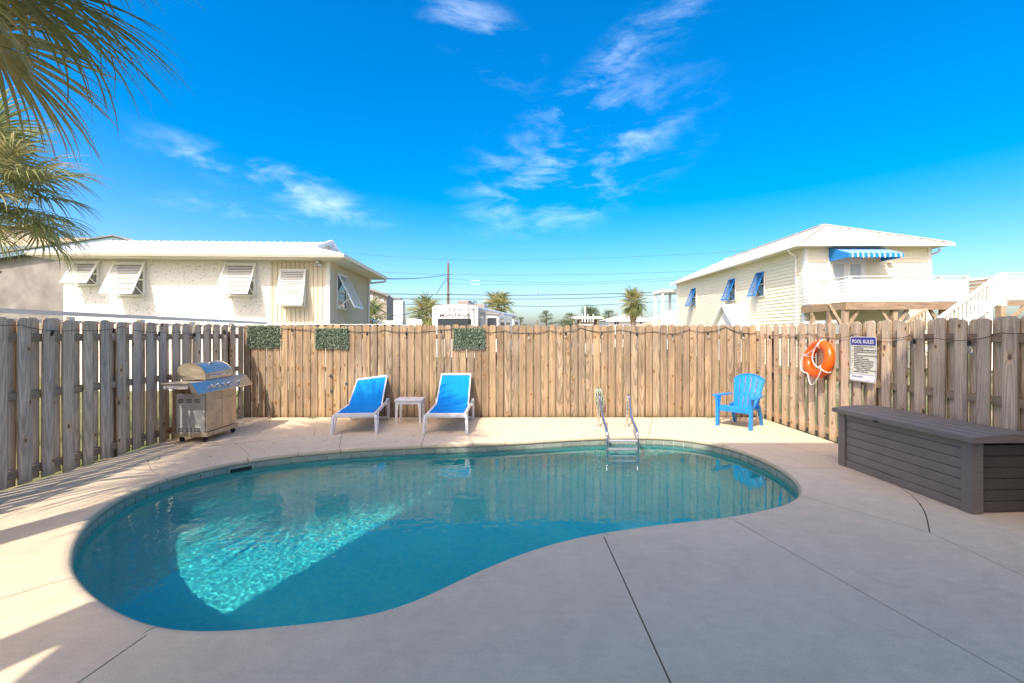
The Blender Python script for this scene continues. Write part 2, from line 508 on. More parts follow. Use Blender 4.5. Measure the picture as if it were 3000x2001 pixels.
# ---- joints and cracks of the deck (photo pixels on the deck level)
def G(*pts): return [gpt(x, y).xy for x, y in pts]
def ext(P, a=.0, b=.0):
    P = list(P)
    if a: P[0] = P[0] + (P[0] - P[1]).normalized() * a
    if b: P[-1] = P[-1] + (P[-1] - P[-2]).normalized() * b
    return P
JOINTS = [
    (ext(G((1761, 1554), (1965, 2001)), .3, 3.2), .010),
    (ext(G((2125, 1510), (3000, 2001)), .3, 3), .009),
    (ext(G((2345, 1453), (2722, 1558), (3000, 1688)), .3, 3), .008),
    (ext(G((470, 1832), (228, 2001)), .3, 3), .010),
    (ext(G((212, 1690), (0, 1755)), .3, 2.5), .010),
    (ext(G((0, 1520), (178, 1442), (319, 1381), (459, 1335), (612, 1308), (791, 1288), (940, 1277), (1003, 1268), (1103, 1266), (1238, 1261), (1420, 1257), (1600, 1249), (1760, 1241), (1910, 1239)), 1.6, 0), .010),
    (G((1906, 1239), (1948, 1243), (2048, 1255), (2190, 1278), (2285, 1301), (2340, 1311), (2441, 1337), (2560, 1385), (2635, 1425), (2680, 1455), (2712, 1500), (2724, 1560)), .010),
    (ext(G((1912, 1219), (1908, 1239), (1902, 1275)), .3, .5), .009),
    (ext(G((1003, 1266), (996, 1300), (990, 1325)), .05, .4), .008),
    (ext(G((1003, 1268), (1070, 1229)), .02, .6), .007),
    (ext(G((1246, 1261), (1246, 1272), (1235, 1299), (1230, 1318)), 0, .4), .008),
    (ext(G((430, 1345), (444, 1380), (503, 1414), (530, 1422)), .1, .4), .006),
    (ext(G((2296, 1372), (2440, 1370), (2500, 1376)), .3, .5), .008),
    (G((690, 1300), (728, 1328), (738, 1353), (742, 1362)), .006),
]
CRACKS = [G((470, 1335), (467, 1353), (430, 1361), (395, 1362)), G((924, 1259), (919, 1277)), G((1373, 1274), (1378, 1284), (1385, 1297), (1386, 1310)), G((1020, 1237), (1011, 1246), (1024, 1251))]
def strip(P, w):
    n = len(P); L = []; R = []
    for i in range(n):
        t = (P[min(i + 1, n - 1)] - P[max(i - 1, 0)]).normalized()
        q = Vector((-t.y, t.x)) * w / 2
        L.append(P[i] + q); R.append(P[i] - q)
    return L + R[::-1]
def densify(P, s=.12):
    out = []
    for i in range(len(P) - 1):
        k = max(1, int((P[i + 1] - P[i]).length / s))
        out += [P[i].lerp(P[i + 1], j / k) for j in range(k)]
    return out + [P[-1]]
def fair(P):
    P = densify(P)
    for _ in range(2):
        P = [P[0]] + [(P[i - 1] + P[i] * 2 + P[i + 1]) / 4 for i in range(1, len(P) - 1)] + [P[-1]]
    return P
JOINTS = [(fair(P), w) for P, w in JOINTS]
def segdist(p, a, b):
    d = b - a; t = max(0, min(1, (p - a).dot(d) / max(1e-12, d.length_squared)))
    return (a + d * t - p).length
DRIN = offset(.10)
verts = []; edges = []
def loop(P):
    b = len(verts); verts.extend(P)
    edges.extend([(b + i, b + (i + 1) % len(P)) for i in range(len(P))])
loop([Vector(p) for p in ((DX0, DY0), (DX1, DY0), (DX1, DY1), (DX0, DY1))])
loop(DRIN)
for P, w in JOINTS: loop(strip(P, w))
cv, ce, cf = geometry.delaunay_2d_cdt(verts, edges, [], 0, 1e-5)[:3]
def is_joint(c):
    for P, w in JOINTS:
        for i in range(len(P) - 1):
            if segdist(c, P[i], P[i + 1]) < w * .52: return True
    return False
keep = {}
for i, f in enumerate(cf):
    c = (cv[f[0]] + cv[f[1]] + cv[f[2]]) / 3
    if not (DX0 < c.x < DX1 and DY0 < c.y < DY1) or inside(c, DRIN) or is_joint(c): continue
    keep[i] = f
emap = {}
for i, f in keep.items():
    for k in range(3):
        emap.setdefault(frozenset((f[k], f[(k + 1) % 3])), []).append(i)
deck = bpy.data.objects.new('pool_deck', None); COL.objects.link(deck); structure(deck)
deck['label'] = 'pale textured concrete pool deck with saw-cut joints'
seen = set(); scraps = []
for i0 in keep:
    if i0 in seen: continue
    comp = []; st = [i0]; seen.add(i0)
    while st:
        i = st.pop(); comp.append(i); f = keep[i]
        for k in range(3):
            for j in emap[frozenset((f[k], f[(k + 1) % 3]))]:
                if j not in seen: seen.add(j); st.append(j)
    ar = sum(abs((cv[keep[i][1]] - cv[keep[i][0]]).cross(cv[keep[i][2]] - cv[keep[i][0]])) / 2 for i in comp)
    mbx = MB(); ids = {}
    def vid(k, z):
        if (k, z) not in ids:
            ids[(k, z)] = len(mbx.v); mbx.v.append((cv[k].x, cv[k].y, z))
        return ids[(k, z)]
    for i in comp:
        f = keep[i]; mbx.f.append(tuple(vid(k, 0.0) for k in f))
        for k in range(3):
            e = (f[k], f[(k + 1) % 3])
            if len(emap[frozenset(e)]) == 1:
                mbx.f.append((vid(e[0], 0.0), vid(e[0], -.045), vid(e[1], -.045), vid(e[1], 0.0)))
    if ar > .01: mbx.build('slab', M['concrete'], deck)
bedv = [Vector(p) for p in ((DX0, DY0), (DX1, DY0), (DX1, DY1), (DX0, DY1))]
verts = []; edges = []
loop(bedv); loop(offset(.07))
cv2, _, cf2 = geometry.delaunay_2d_cdt(verts, edges, [], 0, 1e-5)[:3]
bd = MB(); bd.v = [(p.x, p.y, -.012) for p in cv2]
hole = offset(.07)
for f in cf2:
    c = (cv2[f[0]] + cv2[f[1]] + cv2[f[2]]) / 3
    if not inside(c, hole): bd.f.append(tuple(f))
bd.build('joint_bed', M['joint'], deck)
for P in CRACKS:
    P = fair(P)
    P = [p + Vector((random.uniform(-.006, .006), random.uniform(-.006, .006))) for p in P]
    s_ = strip(P, .005); n = len(s_)
    mb = MB(); mb.add([(p.x, p.y, .0025) for p in s_], [(i, i + 1, n - 2 - i, n - 1 - i) for i in range(n // 2 - 1)])
    mb.build('crack', M['joint'], deck)
# ---- pool
pool = bpy.data.objects.new('swimming_pool', None); COL.objects.link(pool); structure(pool)
pool['label'] = 'kidney-shaped in-ground pool with a grey tile band'
PROF = [(.103, 0.0), (.075, .0005), (.05, -.003), (.028, -.010), (.010, -.022), (.0, -.038), (.004, -.054), (.018, -.063), (.05, -.065)]
cuts = []
for P, w in JOINTS:
    best = min(((OUT[i] - q).length, i) for i in range(NO) for q in P)
    if best[0] < .12: cuts.append(best[1])
for q in (G((2111, 1305))[0], G((1480, 1295))[0], G((870, 1320))[0]):
    cuts.append(min(((OUT[i] - q).length, i) for i in range(NO))[1])
cuts = sorted(set(cuts))
for a, b_ in zip(cuts, cuts[1:] + [cuts[0] + NO]):
    if b_ - a < 4: continue
    mb = MB(); rows = []
    for i in range(a, b_ + 1):
        p, n = OUT[i % NO].copy(), NRM[i % NO]
        if i == a: p = p.lerp(OUT[(i + 1) % NO], .06)
        if i == b_: p = p.lerp(OUT[(i - 1) % NO], .06)
        rows.append([(p.x + n.x * o, p.y + n.y * o, z) for o, z in PROF])
    m_ = len(PROF)
    for r in rows: mb.v += r
    for i in range(len(rows) - 1):
        for k in range(m_ - 1):
            mb.f.append((i * m_ + k, i * m_ + k + 1, (i + 1) * m_ + k + 1, (i + 1) * m_ + k))
    mb.f.append(tuple(range(m_))); mb.f.append(tuple((len(rows) - 1) * m_ + k for k in range(m_)))
    co_ = mb.build('coping', M['concrete'], pool, smooth=True, ang=1.2)
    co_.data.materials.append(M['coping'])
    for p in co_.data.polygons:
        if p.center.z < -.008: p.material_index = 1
def plaster():
    m, nt, b = newmat('aqua_flecked_plaster')
    t = nt.nodes.new('ShaderNodeNewGeometry').outputs['Position']
    c = ramp(nt, tex(nt, t, 1.6, 6, .6), [(.3, (.065, .48, .47)), (.7, (.105, .56, .525))])
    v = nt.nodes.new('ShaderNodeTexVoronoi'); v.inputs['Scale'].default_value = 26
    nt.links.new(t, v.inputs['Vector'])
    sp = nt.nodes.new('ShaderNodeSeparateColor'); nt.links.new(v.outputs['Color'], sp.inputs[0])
    caustic_flecks = ramp(nt, sp.outputs[0], [(0, (.03, .34, .50)), (.25, (.10, .50, .50)), (.55, (.16, .58, .47)), (.8, (.32, .62, .34)), (1, (.24, .66, .60))])  # colour flecks painted in to imitate broken caustic light on the floor
    c = mixc(nt, .16, c, caustic_flecks)
    nt.links.new(c, b.inputs['Base Color']); b.inputs['Roughness'].default_value = .7
    return m
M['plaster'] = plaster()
M['grout'] = plain('pale_grout', (.80, .80, .76), .85, var=.06, vscale=12)
sh = MB(); RINGS = [(.023, -.060), (.023, -.225), (.023, -.55), (.01, -.80), (-.09, -1.02), (-.26, -1.17), (-.46, -1.23)]
def fz_(x, z):
    if z > -.5: return z
    k = .62 + .50 * max(0, min(1, (x + 3.0) / 5.5))      # shallow end on the left
    return -.5 + (z + .5) * k
for o, z in RINGS:
    sh.v += [(p.x, p.y, fz_(p.x, z)) for p in offset(o)]
for r in range(len(RINGS) - 1):
    for i in range(NO):
        j = (i + 1) % NO
        sh.f.append((r * NO + i, r * NO + j, (r + 1) * NO + j, (r + 1) * NO + i))
inner = [Vector((p.x, p.y, 0)) for p in offset(RINGS[-1][0])]
for t in geometry.tessellate_polygon([inner]):
    sh.f.append(tuple((len(RINGS) - 1) * NO + k for k in t))
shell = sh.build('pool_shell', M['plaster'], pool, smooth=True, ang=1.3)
shell.data.materials.append(M['grout'])
for p in shell.data.polygons:
    if p.center.z > -.22: p.material_index = 1
shell.cycles.is_caustics_receiver = True
def tile_mat():
    m, nt, b = newmat('grey_green_slate_tile')
    t = nt.nodes.new('ShaderNodeNewGeometry').outputs['Position']
    oi = nt.nodes.new('ShaderNodeObjectInfo')
    c = ramp(nt, tex(nt, t, 14, 7, .7, .5), [(.3, (.21, .25, .215)), (.55, (.32, .36, .30)), (.75, (.45, .48, .40))])
    c = mixc(nt, .5, c, ramp(nt, oi.outputs['Random'], [(0, (.25, .29, .25)), (1, (.38, .41, .35))]))
    nt.links.new(c, b.inputs['Base Color']); b.inputs['Roughness'].default_value = .35
    nt.links.new(bump(nt, tex(nt, t, 40, 5), .25, .004), b.inputs['Normal'])
    return m
M['tile'] = tile_mat()
TO = resample(offset(.016), .152)
NT = len(TO)
tw = sum((TO[(i + 1) % NT] - TO[i]).length for i in range(NT)) / NT
tm = MB().box((0, 0, 0), (tw - .009, .012, .150), bev=.002).mesh('tile', M['tile'])
skim = min(((TO[i] - gpt(735, 1380, -.1).xy).length, i) for i in range(NT))[1]
for i in range(NT):
    a, b_ = TO[i], TO[(i + 1) % NT]
    mid = (a + b_) / 2; d = b_ - a
    if i in (skim, skim - 1): continue
    o = link('tile', tm, pool, (mid.x, mid.y, -.143), (0, 0, math.atan2(d.y, d.x)))
    o.cycles.is_caustics_receiver = True
a, b_ = TO[skim - 1], TO[(skim + 1) % NT]
d = (b_ - a).normalized(); mid = (a + b_) / 2; n = Vector((d.y, -d.x))
sk = thing('skimmer_mouth', '', ''); del sk['label']; del sk['category']; sk.parent = pool
sk.location = (mid.x, mid.y, -.14); sk.rotation_euler = (0, 0, math.atan2(d.y, d.x))
fr = MB()
fr.b2((-.15, -.006, .045), (.15, .006, .072)); fr.b2((-.15, -.006, -.075), (.15, .006, -.05)); fr.b2((-.15, -.006, -.05), (-.125, .006, .045)); fr.b2((.125, -.006, -.05), (.15, .006, .045))
fr.build('frame', M['tile'], sk)
MB().b2((-.125, -.003, -.05), (.125, .003, .045)).build('opening', M['black'], sk)
# broad steps under water at the near side
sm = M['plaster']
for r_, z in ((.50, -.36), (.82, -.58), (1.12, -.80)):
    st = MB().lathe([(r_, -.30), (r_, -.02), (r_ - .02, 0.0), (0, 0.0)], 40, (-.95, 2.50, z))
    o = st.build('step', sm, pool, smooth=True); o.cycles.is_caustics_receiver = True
dc = gpt(1952, 1472, -1.0)
dc = Vector((1.25, 3.75, fz_(1.25, -1.225)))
o = MB().lathe([(.125, 0), (.125, .012), (.10, .02), (.10, .012), (.0, .014)], 28, dc).build('drain_cover', M['whiteplastic'], pool, smooth=True)
o.cycles.is_caustics_receiver = True
# return fitting on the left wall
# ---- water
WZ = -.128
def wave(x, y):
    a = noise.noise(Vector((x * 1.3, y * 1.9, 4.2))) * .0030
    b = noise.noise(Vector((x * 4.2 + 9, y * 6.0, 1.7))) * .0011
    c = noise.noise(Vector((x * 30.0, y * 33.0, 8.3))) * .00062 + noise.noise(Vector((x * 10.0, y * 12.0, 2.3))) * .0009
    calm = .22 + .78 * max(0, min(1, (1.0 - x) / 2.2))
    d = math.hypot(x - 1.65, y - 6.5)
    rip = .0011 * math.sin(d * 46 - 1) * math.exp(-d * 1.5)
    return (a + b) * (.30 + .25 * calm) + c * calm + rip
x0, x1 = min(p.x for p in OUT) - .03, max(p.x for p in OUT) + .03
y0, y1 = min(p.y for p in OUT) - .03, max(p.y for p in OUT) + .03
ST = .0110
nx, ny = int((x1 - x0) / ST) + 1, int((y1 - y0) / ST) + 1
WOUT = offset(.05)
rows = []
for j in range(ny + 1):          # span of each row inside the outline
    y = y0 + j * ST; xs = []
    for i in range(NO):
        a, b_ = WOUT[i], WOUT[(i + 1) % NO]
        if (a.y > y) != (b_.y > y): xs.append(a.x + (y - a.y) * (b_.x - a.x) / (b_.y - a.y))
    xs.sort(); rows.append(xs)
vi = {}; wv = []; wf = []
for j in range(ny + 1):
    xs = rows[j]
    for i in range(nx + 1):
        x = x0 + i * ST
        if any(xs[k] <= x <= xs[k + 1] for k in range(0, len(xs) - 1, 2)):
            y = y0 + j * ST
            vi[(i, j)] = len(wv); wv.append((x, y, WZ + wave(x, y)))
for (i, j), a in vi.items():
    b_ = vi.get((i + 1, j)); c = vi.get((i + 1, j + 1)); d_ = vi.get((i, j + 1))
    if b_ is not None and c is not None and d_ is not None: wf.append((a, b_, c, d_))
wme = bpy.data.meshes.new('pool_water'); wme.from_pydata(wv, [], wf); wme.update()
wme.polygons.foreach_set('use_smooth', [True] * len(wf))
m, nt, b = newmat('clear_pool_water')
b.inputs['Base Color'].default_value = (.50, .955, 1.0, 1)
b.inputs['Transmission Weight'].default_value = 1; b.inputs['Roughness'].default_value = 0; b.inputs['IOR'].default_value = 1.333
wme.materials.append(m)
water = structure(link('pool_water', wme)); water['label'] = 'clear turquoise pool water with a calm surface'
water.cycles.is_caustics_caster = True

# ------------------------------------------------------------------ fences
def picket_mesh(i, mat, w=.140, h=1.83, bow=.0):
    rnd = random.Random(i)
    t = .016; e = .030 + rnd.uniform(-.003, .004)
    bow = rnd.uniform(-1, 1) * .006; lean = rnd.uniform(-1, 1) * .004; cup = rnd.uniform(-1, 1) * .006
    zs = [0, h * .33, h * .66, h - e]
    rows_ = []
    for z in zs:
        k = z / h; dx = lean * k + bow * math.sin(k * math.pi); dy = cup * math.sin(k * math.pi)
        rows_.append([(-w / 2 + dx, -t + dy, z), (w / 2 + dx, -t + dy, z), (w / 2 + dx, dy, z), (-w / 2 + dx, dy, z)])
    dx = lean
    hh = h + rnd.uniform(-.006, .006)
    rows_.append([(-w / 2 + e * .95 + dx, -t, hh), (w / 2 - e * .95 + dx, -t, hh), (w / 2 - e * .95 + dx, 0, hh), (-w / 2 + e * .95 + dx, 0, hh)])
    mb = MB()
    for r in rows_: mb.v += r
    for k in range(len(rows_) - 1):
        for q in range(4):
            mb.f.append((k * 4 + q, k * 4 + (q + 1) % 4, k * 4 + 4 + (q + 1) % 4, k * 4 + 4 + q))
    mb.f.append((3, 2, 1, 0)); mb.f.append(tuple(len(rows_) * 4 - 4 + q for q in range(4)))
    return mb.mesh('picket', mat)
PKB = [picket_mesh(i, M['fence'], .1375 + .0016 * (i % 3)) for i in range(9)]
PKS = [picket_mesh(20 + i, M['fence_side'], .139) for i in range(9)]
FY = 8.78
bf = thing('wood_fence', 'tan close-boarded wooden fence standing behind the two blue loungers', 'fence')
x = -5.27; i = 0
while x < 4.93:
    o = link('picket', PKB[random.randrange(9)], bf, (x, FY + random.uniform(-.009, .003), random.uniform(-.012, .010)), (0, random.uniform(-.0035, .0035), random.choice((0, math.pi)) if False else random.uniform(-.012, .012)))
    x += .1476 + random.uniform(-.0016, .0022); i += 1
for z in (.22, .95, 1.60):
    for k in range(4):
        xa = -5.33 + k * 2.565
        MB().b2((xa, FY + .004, z - .045), (xa + 2.56, FY + .042, z + .045)).build('rail', M['rail_x'], bf)
for k in range(5):
    xa = -5.25 + k * 2.55
    MB().b2((xa - .045, FY + .043, -.06), (xa + .045, FY + .133, 1.72)).build('post', M['deckpost'], bf)
def shadowbox(name, label, X, sgn, ya, yb, pitch):
    """boards on both faces of three rails; sgn is the side the yard lies on"""
    f = thing(name, label, 'fence')
    rz = -math.pi / 2 if sgn > 0 else math.pi / 2
    n = int((yb - ya) / pitch)
    for k in range(n):
        y = yb - .06 - k * pitch
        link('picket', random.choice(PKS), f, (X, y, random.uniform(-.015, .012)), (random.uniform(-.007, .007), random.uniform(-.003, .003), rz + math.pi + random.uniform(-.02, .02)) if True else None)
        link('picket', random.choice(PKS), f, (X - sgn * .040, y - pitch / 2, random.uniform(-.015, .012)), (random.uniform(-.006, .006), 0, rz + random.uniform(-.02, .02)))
    L = 2.44
    for z in (.13, .97, 1.61):
        y = yb
        while y > ya:
            MB().b2((X - sgn * .001, y - L + .004, z - .045), (X - sgn * .039, y, z + .045)).build('rail', M['rail_y'], f)
            y -= L
    y = yb - .3
    while y > ya:
        MB().b2((X - sgn * .058, y - .045, -.06), (X - sgn * .148, y + .045, 1.7)).build('post', M['deckpost'], f)
        y -= L
    return f
LX, RX = -5.385, 4.955
shadowbox('wood_fence', 'grey-brown board-on-board wooden fence behind the gas grill', LX, 1, 0.2, 8.77, .2405)
shadowbox('wood_fence', 'weathered board-on-board wooden fence carrying the life ring and rules sign', RX, -1, 0.2, 8.77, .2405)
# ------------------------------------------------------------------ the house behind the camera (throws the wide shade)
M['siding_off'] = plain('pale_house_siding', (.72, .70, .66), .7, var=.05, vscale=.5)
hb = thing('beach_house', 'tall pale beach house behind the viewer shading the near deck', 'house')
HY = -.80; HT = 9.27
MB().b2((-3.715, HY - 9, 0), (4.6, HY, 4.05)).build('ground_floor_wall', M['siding_off'], hb)
MB().b2((-3.715, HY - 9, 4.052), (4.6, HY, HT - .12)).build('upper_wall', M['siding_off'], hb)
MB().b2((-4.32, HY - .16, 4.052), (-3.717, HY, HT - .12)).build('corner_wall', M['siding_off'], hb)
MB().b2((-4.32, HY - .16, 0), (-4.02, HY, 4.05)).build('corner_column', M['white'], hb)
MB().prism([(-3.715, 3.50), (-3.715, 4.05), (-3.99, 4.05)], HY - .2, HY - .02, 'Y').build('knee_brace', M['white'], hb)
MB().add([(-4.32, HY, HT - .12), (4.6, HY, HT - .12), (4.6, HY - 9, HT - .12), (-4.32, HY - 9, HT - .12), (-1.5, HY - 4.5, HT + 1.1), (2.4, HY - 4.5, HT + 1.1), (-4.32, HY, HT), (4.6, HY, HT), (4.6, HY - 9, HT), (-4.32, HY - 9, HT)],
         [(6, 7, 5, 4), (7, 8, 5), (8, 9, 4, 5), (9, 6, 4), (0, 1, 7, 6), (1, 2, 8, 7), (2, 3, 9, 8), (3, 0, 6, 9)]).build('roof', M['whitemetal'], hb)

# ------------------------------------------------------------------ gas grill
def brushed(name, c, rough, rust=0.0, bands='Z', scale=1.0):
    m, nt, b = newmat(name)
    t = nt.nodes.new('ShaderNodeTexCoord').outputs['Object']
    s = tex(nt, t, 1.0, 5, .6, 0, (3, 3, 140) if bands == 'Z' else (140, 3, 3))
    col = ramp(nt, s, [(.3, scale_c(c, .86)), (.7, c)])
    blot = tex(nt, t, 6, 7, .7, .5)
    col = mixc(nt, ramp(nt, blot, [(.50 - .12 * rust, 0.0), (.80 - .2 * rust, min(.95, .25 + rust))]), col, (.16, .075, .03))
    nt.links.new(col, b.inputs['Base Color'])
    nt.links.new(ramp(nt, blot, [(.3, rough), (.75, min(1, rough + .25 + rust * .3))]), b.inputs['Roughness'])
    nt.links.new(ramp(nt, blot, [(.5 - .12 * rust, .95), (.8 - .2 * rust, .95 - rust * .8)]), b.inputs['Metallic'])
    return m
M['ss'] = brushed('brushed_stainless', (.66, .62, .55), .24)
M['ssdoor'] = brushed('dulled_stainless_door', (.62, .55, .43), .42, .12)
M['ssrust'] = brushed('rusty_steel', (.42, .34, .26), .6, .85)
M['galv'] = plain('grey_sheet_steel', (.50, .50, .51), .5, .35, var=.12, vscale=5, rvar=.1)
gr = thing('gas_grill', 'stainless steel gas grill with closed lid standing against the left fence', 'grill')
# local = world axes; front faces +X
X0, X1, YA, YB = -5.12, -4.66, 6.68, 7.42
MB().b2((X0, YA, .09), (X1 + .035, YB + .03, .155), .004).build('base', M['ssdoor'], gr)
sd = MB()
sd.b2((X0 + .03, YA, .157), (X1 - .002, YA + .012, .745), .002)
side = sd.build('side_panel', M['galv'], gr)
vt = MB()
for zz in (.665, .225):
    for k in range(3):
        for j in range(3):
            vt.b2((X0 + .055 + k * .125, YA - .0025, zz - .012 - j * .021), (X0 + .135 + k * .125, YA + .003, zz - .002 - j * .021))
vt.build('vent_slots', M['black'], side)
MB().b2((X0, YA + .004, .157), (X0 + .028, YB, .82)).build('rear_panel', M['ssrust'], gr)
MB().b2((X0 + .03, YB - .012, .157), (X1 - .002, YB, .745)).build('side_panel', M['galv'], gr)
for k in range(2):
    ya = YA + .012 + k * .36
    d = MB().b2((X1 - .0, ya, .165), (X1 + .022, ya + .354, .775), .003).build('door', M['ssdoor'], gr)
    hz = .635
    MB().tube([(X1 + .02, ya + .05, hz), (X1 + .05, ya + .055, hz - .004), (X1 + .058, ya + .18, hz - .012), (X1 + .05, ya + .30, hz - .004), (X1 + .02, ya + .305, hz)], .006, 8).build('handle', M['steel'], d, True)
MB().b2((X0 + .03, YA + .013, .747), (X1 - .02, YB - .01, .92)).build('firebox', M['ssrust'], gr)
# sloping control panel
cpl = MB()
poly = [(X1 - .03, .945), (X1 - .01, .950), (X1 + .015, .935), (X1 + .125, .785), (X1 + .115, .770), (X1 + .02, .80)]
cpl.prism(poly, 6.37, 7.70, 'Y')
cp = cpl.build('control_panel', M['ss'], gr)
import mathutils
nrm = Vector((.15, 0, .11)).normalized()
q = nrm.to_track_quat('Z', 'Y')
for y in (6.72, 6.86, 7.0, 7.13, 7.40):
    kb = MB()
    kb.lathe([(.038, 0), (.038, .008), (.030, .012), (.026, .014), (.024, .034), (.020, .038), (0, .038)], 18)
    kb.box((0, 0, .041), (.048, .012, .012))
    o = kb.build('knob', M['steel'], gr, True, .6, loc=Vector((X1 + .078, y, .855)) + nrm * .002)
    o.rotation_euler = q.to_euler()
    c = MB().lathe([(.017, .0365), (.017, .0395), (0, .0395)], 14).build('insert', M['black'], o)
MB().lathe([(.012, 0), (.012, .016), (0, .018)], 12).build('igniter_button', M['steel'], gr, True, loc=Vector((X1 + .10, 6.64, .83)), rot=q.to_euler())
MB().b2((X0 + .03, 6.37, .918), (X1 - .031, YA + .02, .940), .006).build('side_shelf', M['ss'], gr)
MB().b2((X0 + .02, YB - .02, .918), (X1 - .031, 7.70, .940), .006).build('side_shelf', M['ss'], gr)
MB().b2((X0 + .06, 6.39, .85), (X1 - .04, 6.40, .917)).build('shelf_bracket', M['galv'], gr)
# lid: rounded hood
LP = [(X1 - .02, .955), (X1 - .02, 1.05), (X1 - .045, 1.10), (X1 - .10, 1.155), (X1 - .18, 1.195), (X1 - .28, 1.205), (X1 - .37, 1.19), (X1 - .42, 1.15), (X1 - .44, 1.08), (X1 - .44, .955)]
LP = [(a, b) for a, b in LP]
lid = MB().prism(LP, YA + .045, YB - .06, 'Y').build('lid', M['ss'], gr)
for y, w in ((YA + .03, .016), (YB - .06, .016)):
    LQ = [(a, b - .0) for a, b in LP]
    cx, cz = X1 - .22, 1.03
    LQ = [(cx + (a - cx) * 1.025, cz + (b - cz) * 1.03) for a, b in LP]
    LQ[0] = (LQ[0][0], .952); LQ[-1] = (LQ[-1][0], 1.03)
    MB().prism(LQ[:] , y, y + w, 'Y').build('end_cap', M['ssdoor'], lid)
hd = MB().tube([(X1 + .035, YA + .09, 1.005), (X1 + .035, YB - .10, 1.005)], .013, 12)
hd.tube([(X1 - .03, YA + .12, 1.005), (X1 + .035, YA + .12, 1.005)], .008); hd.tube([(X1 - .03, YB - .13, 1.005), (X1 + .035, YB - .13, 1.005)], .008)
hd.build('handle', M['steel'], lid, True)
MB().lathe([(.035, 0), (.035, .006), (.03, .010), (0, .010)], 20, (X1 - .16, (YA + YB) / 2, 1.192)).build('thermometer', M['steel'], lid, True)
for (x, y) in ((X0 + .07, YA + .06), (X1 - .03, YA + .06), (X1 - .03, YB - .02), (X0 + .07, YB - .05)):
    c = MB().lathe([(.018, -.012), (.034, -.012), (.036, 0), (.034, .012), (.018, .012)], 16, (x, y, .038), 'Y')
    c.bar((x - .012, y, .04), (x - .02, y, .095), .034, .016)
    c.build('caster', M['blackrub'], gr, True)
MB().tube([(X1 - .05, YB + .01, .80), (X1 + .0, YB + .10, .76), (X1 - .02, YB + .16, .66), (X1 - .12, YB + .12, .50)], .008, 6).build('gas_hose', M['blackrub'], gr, True)

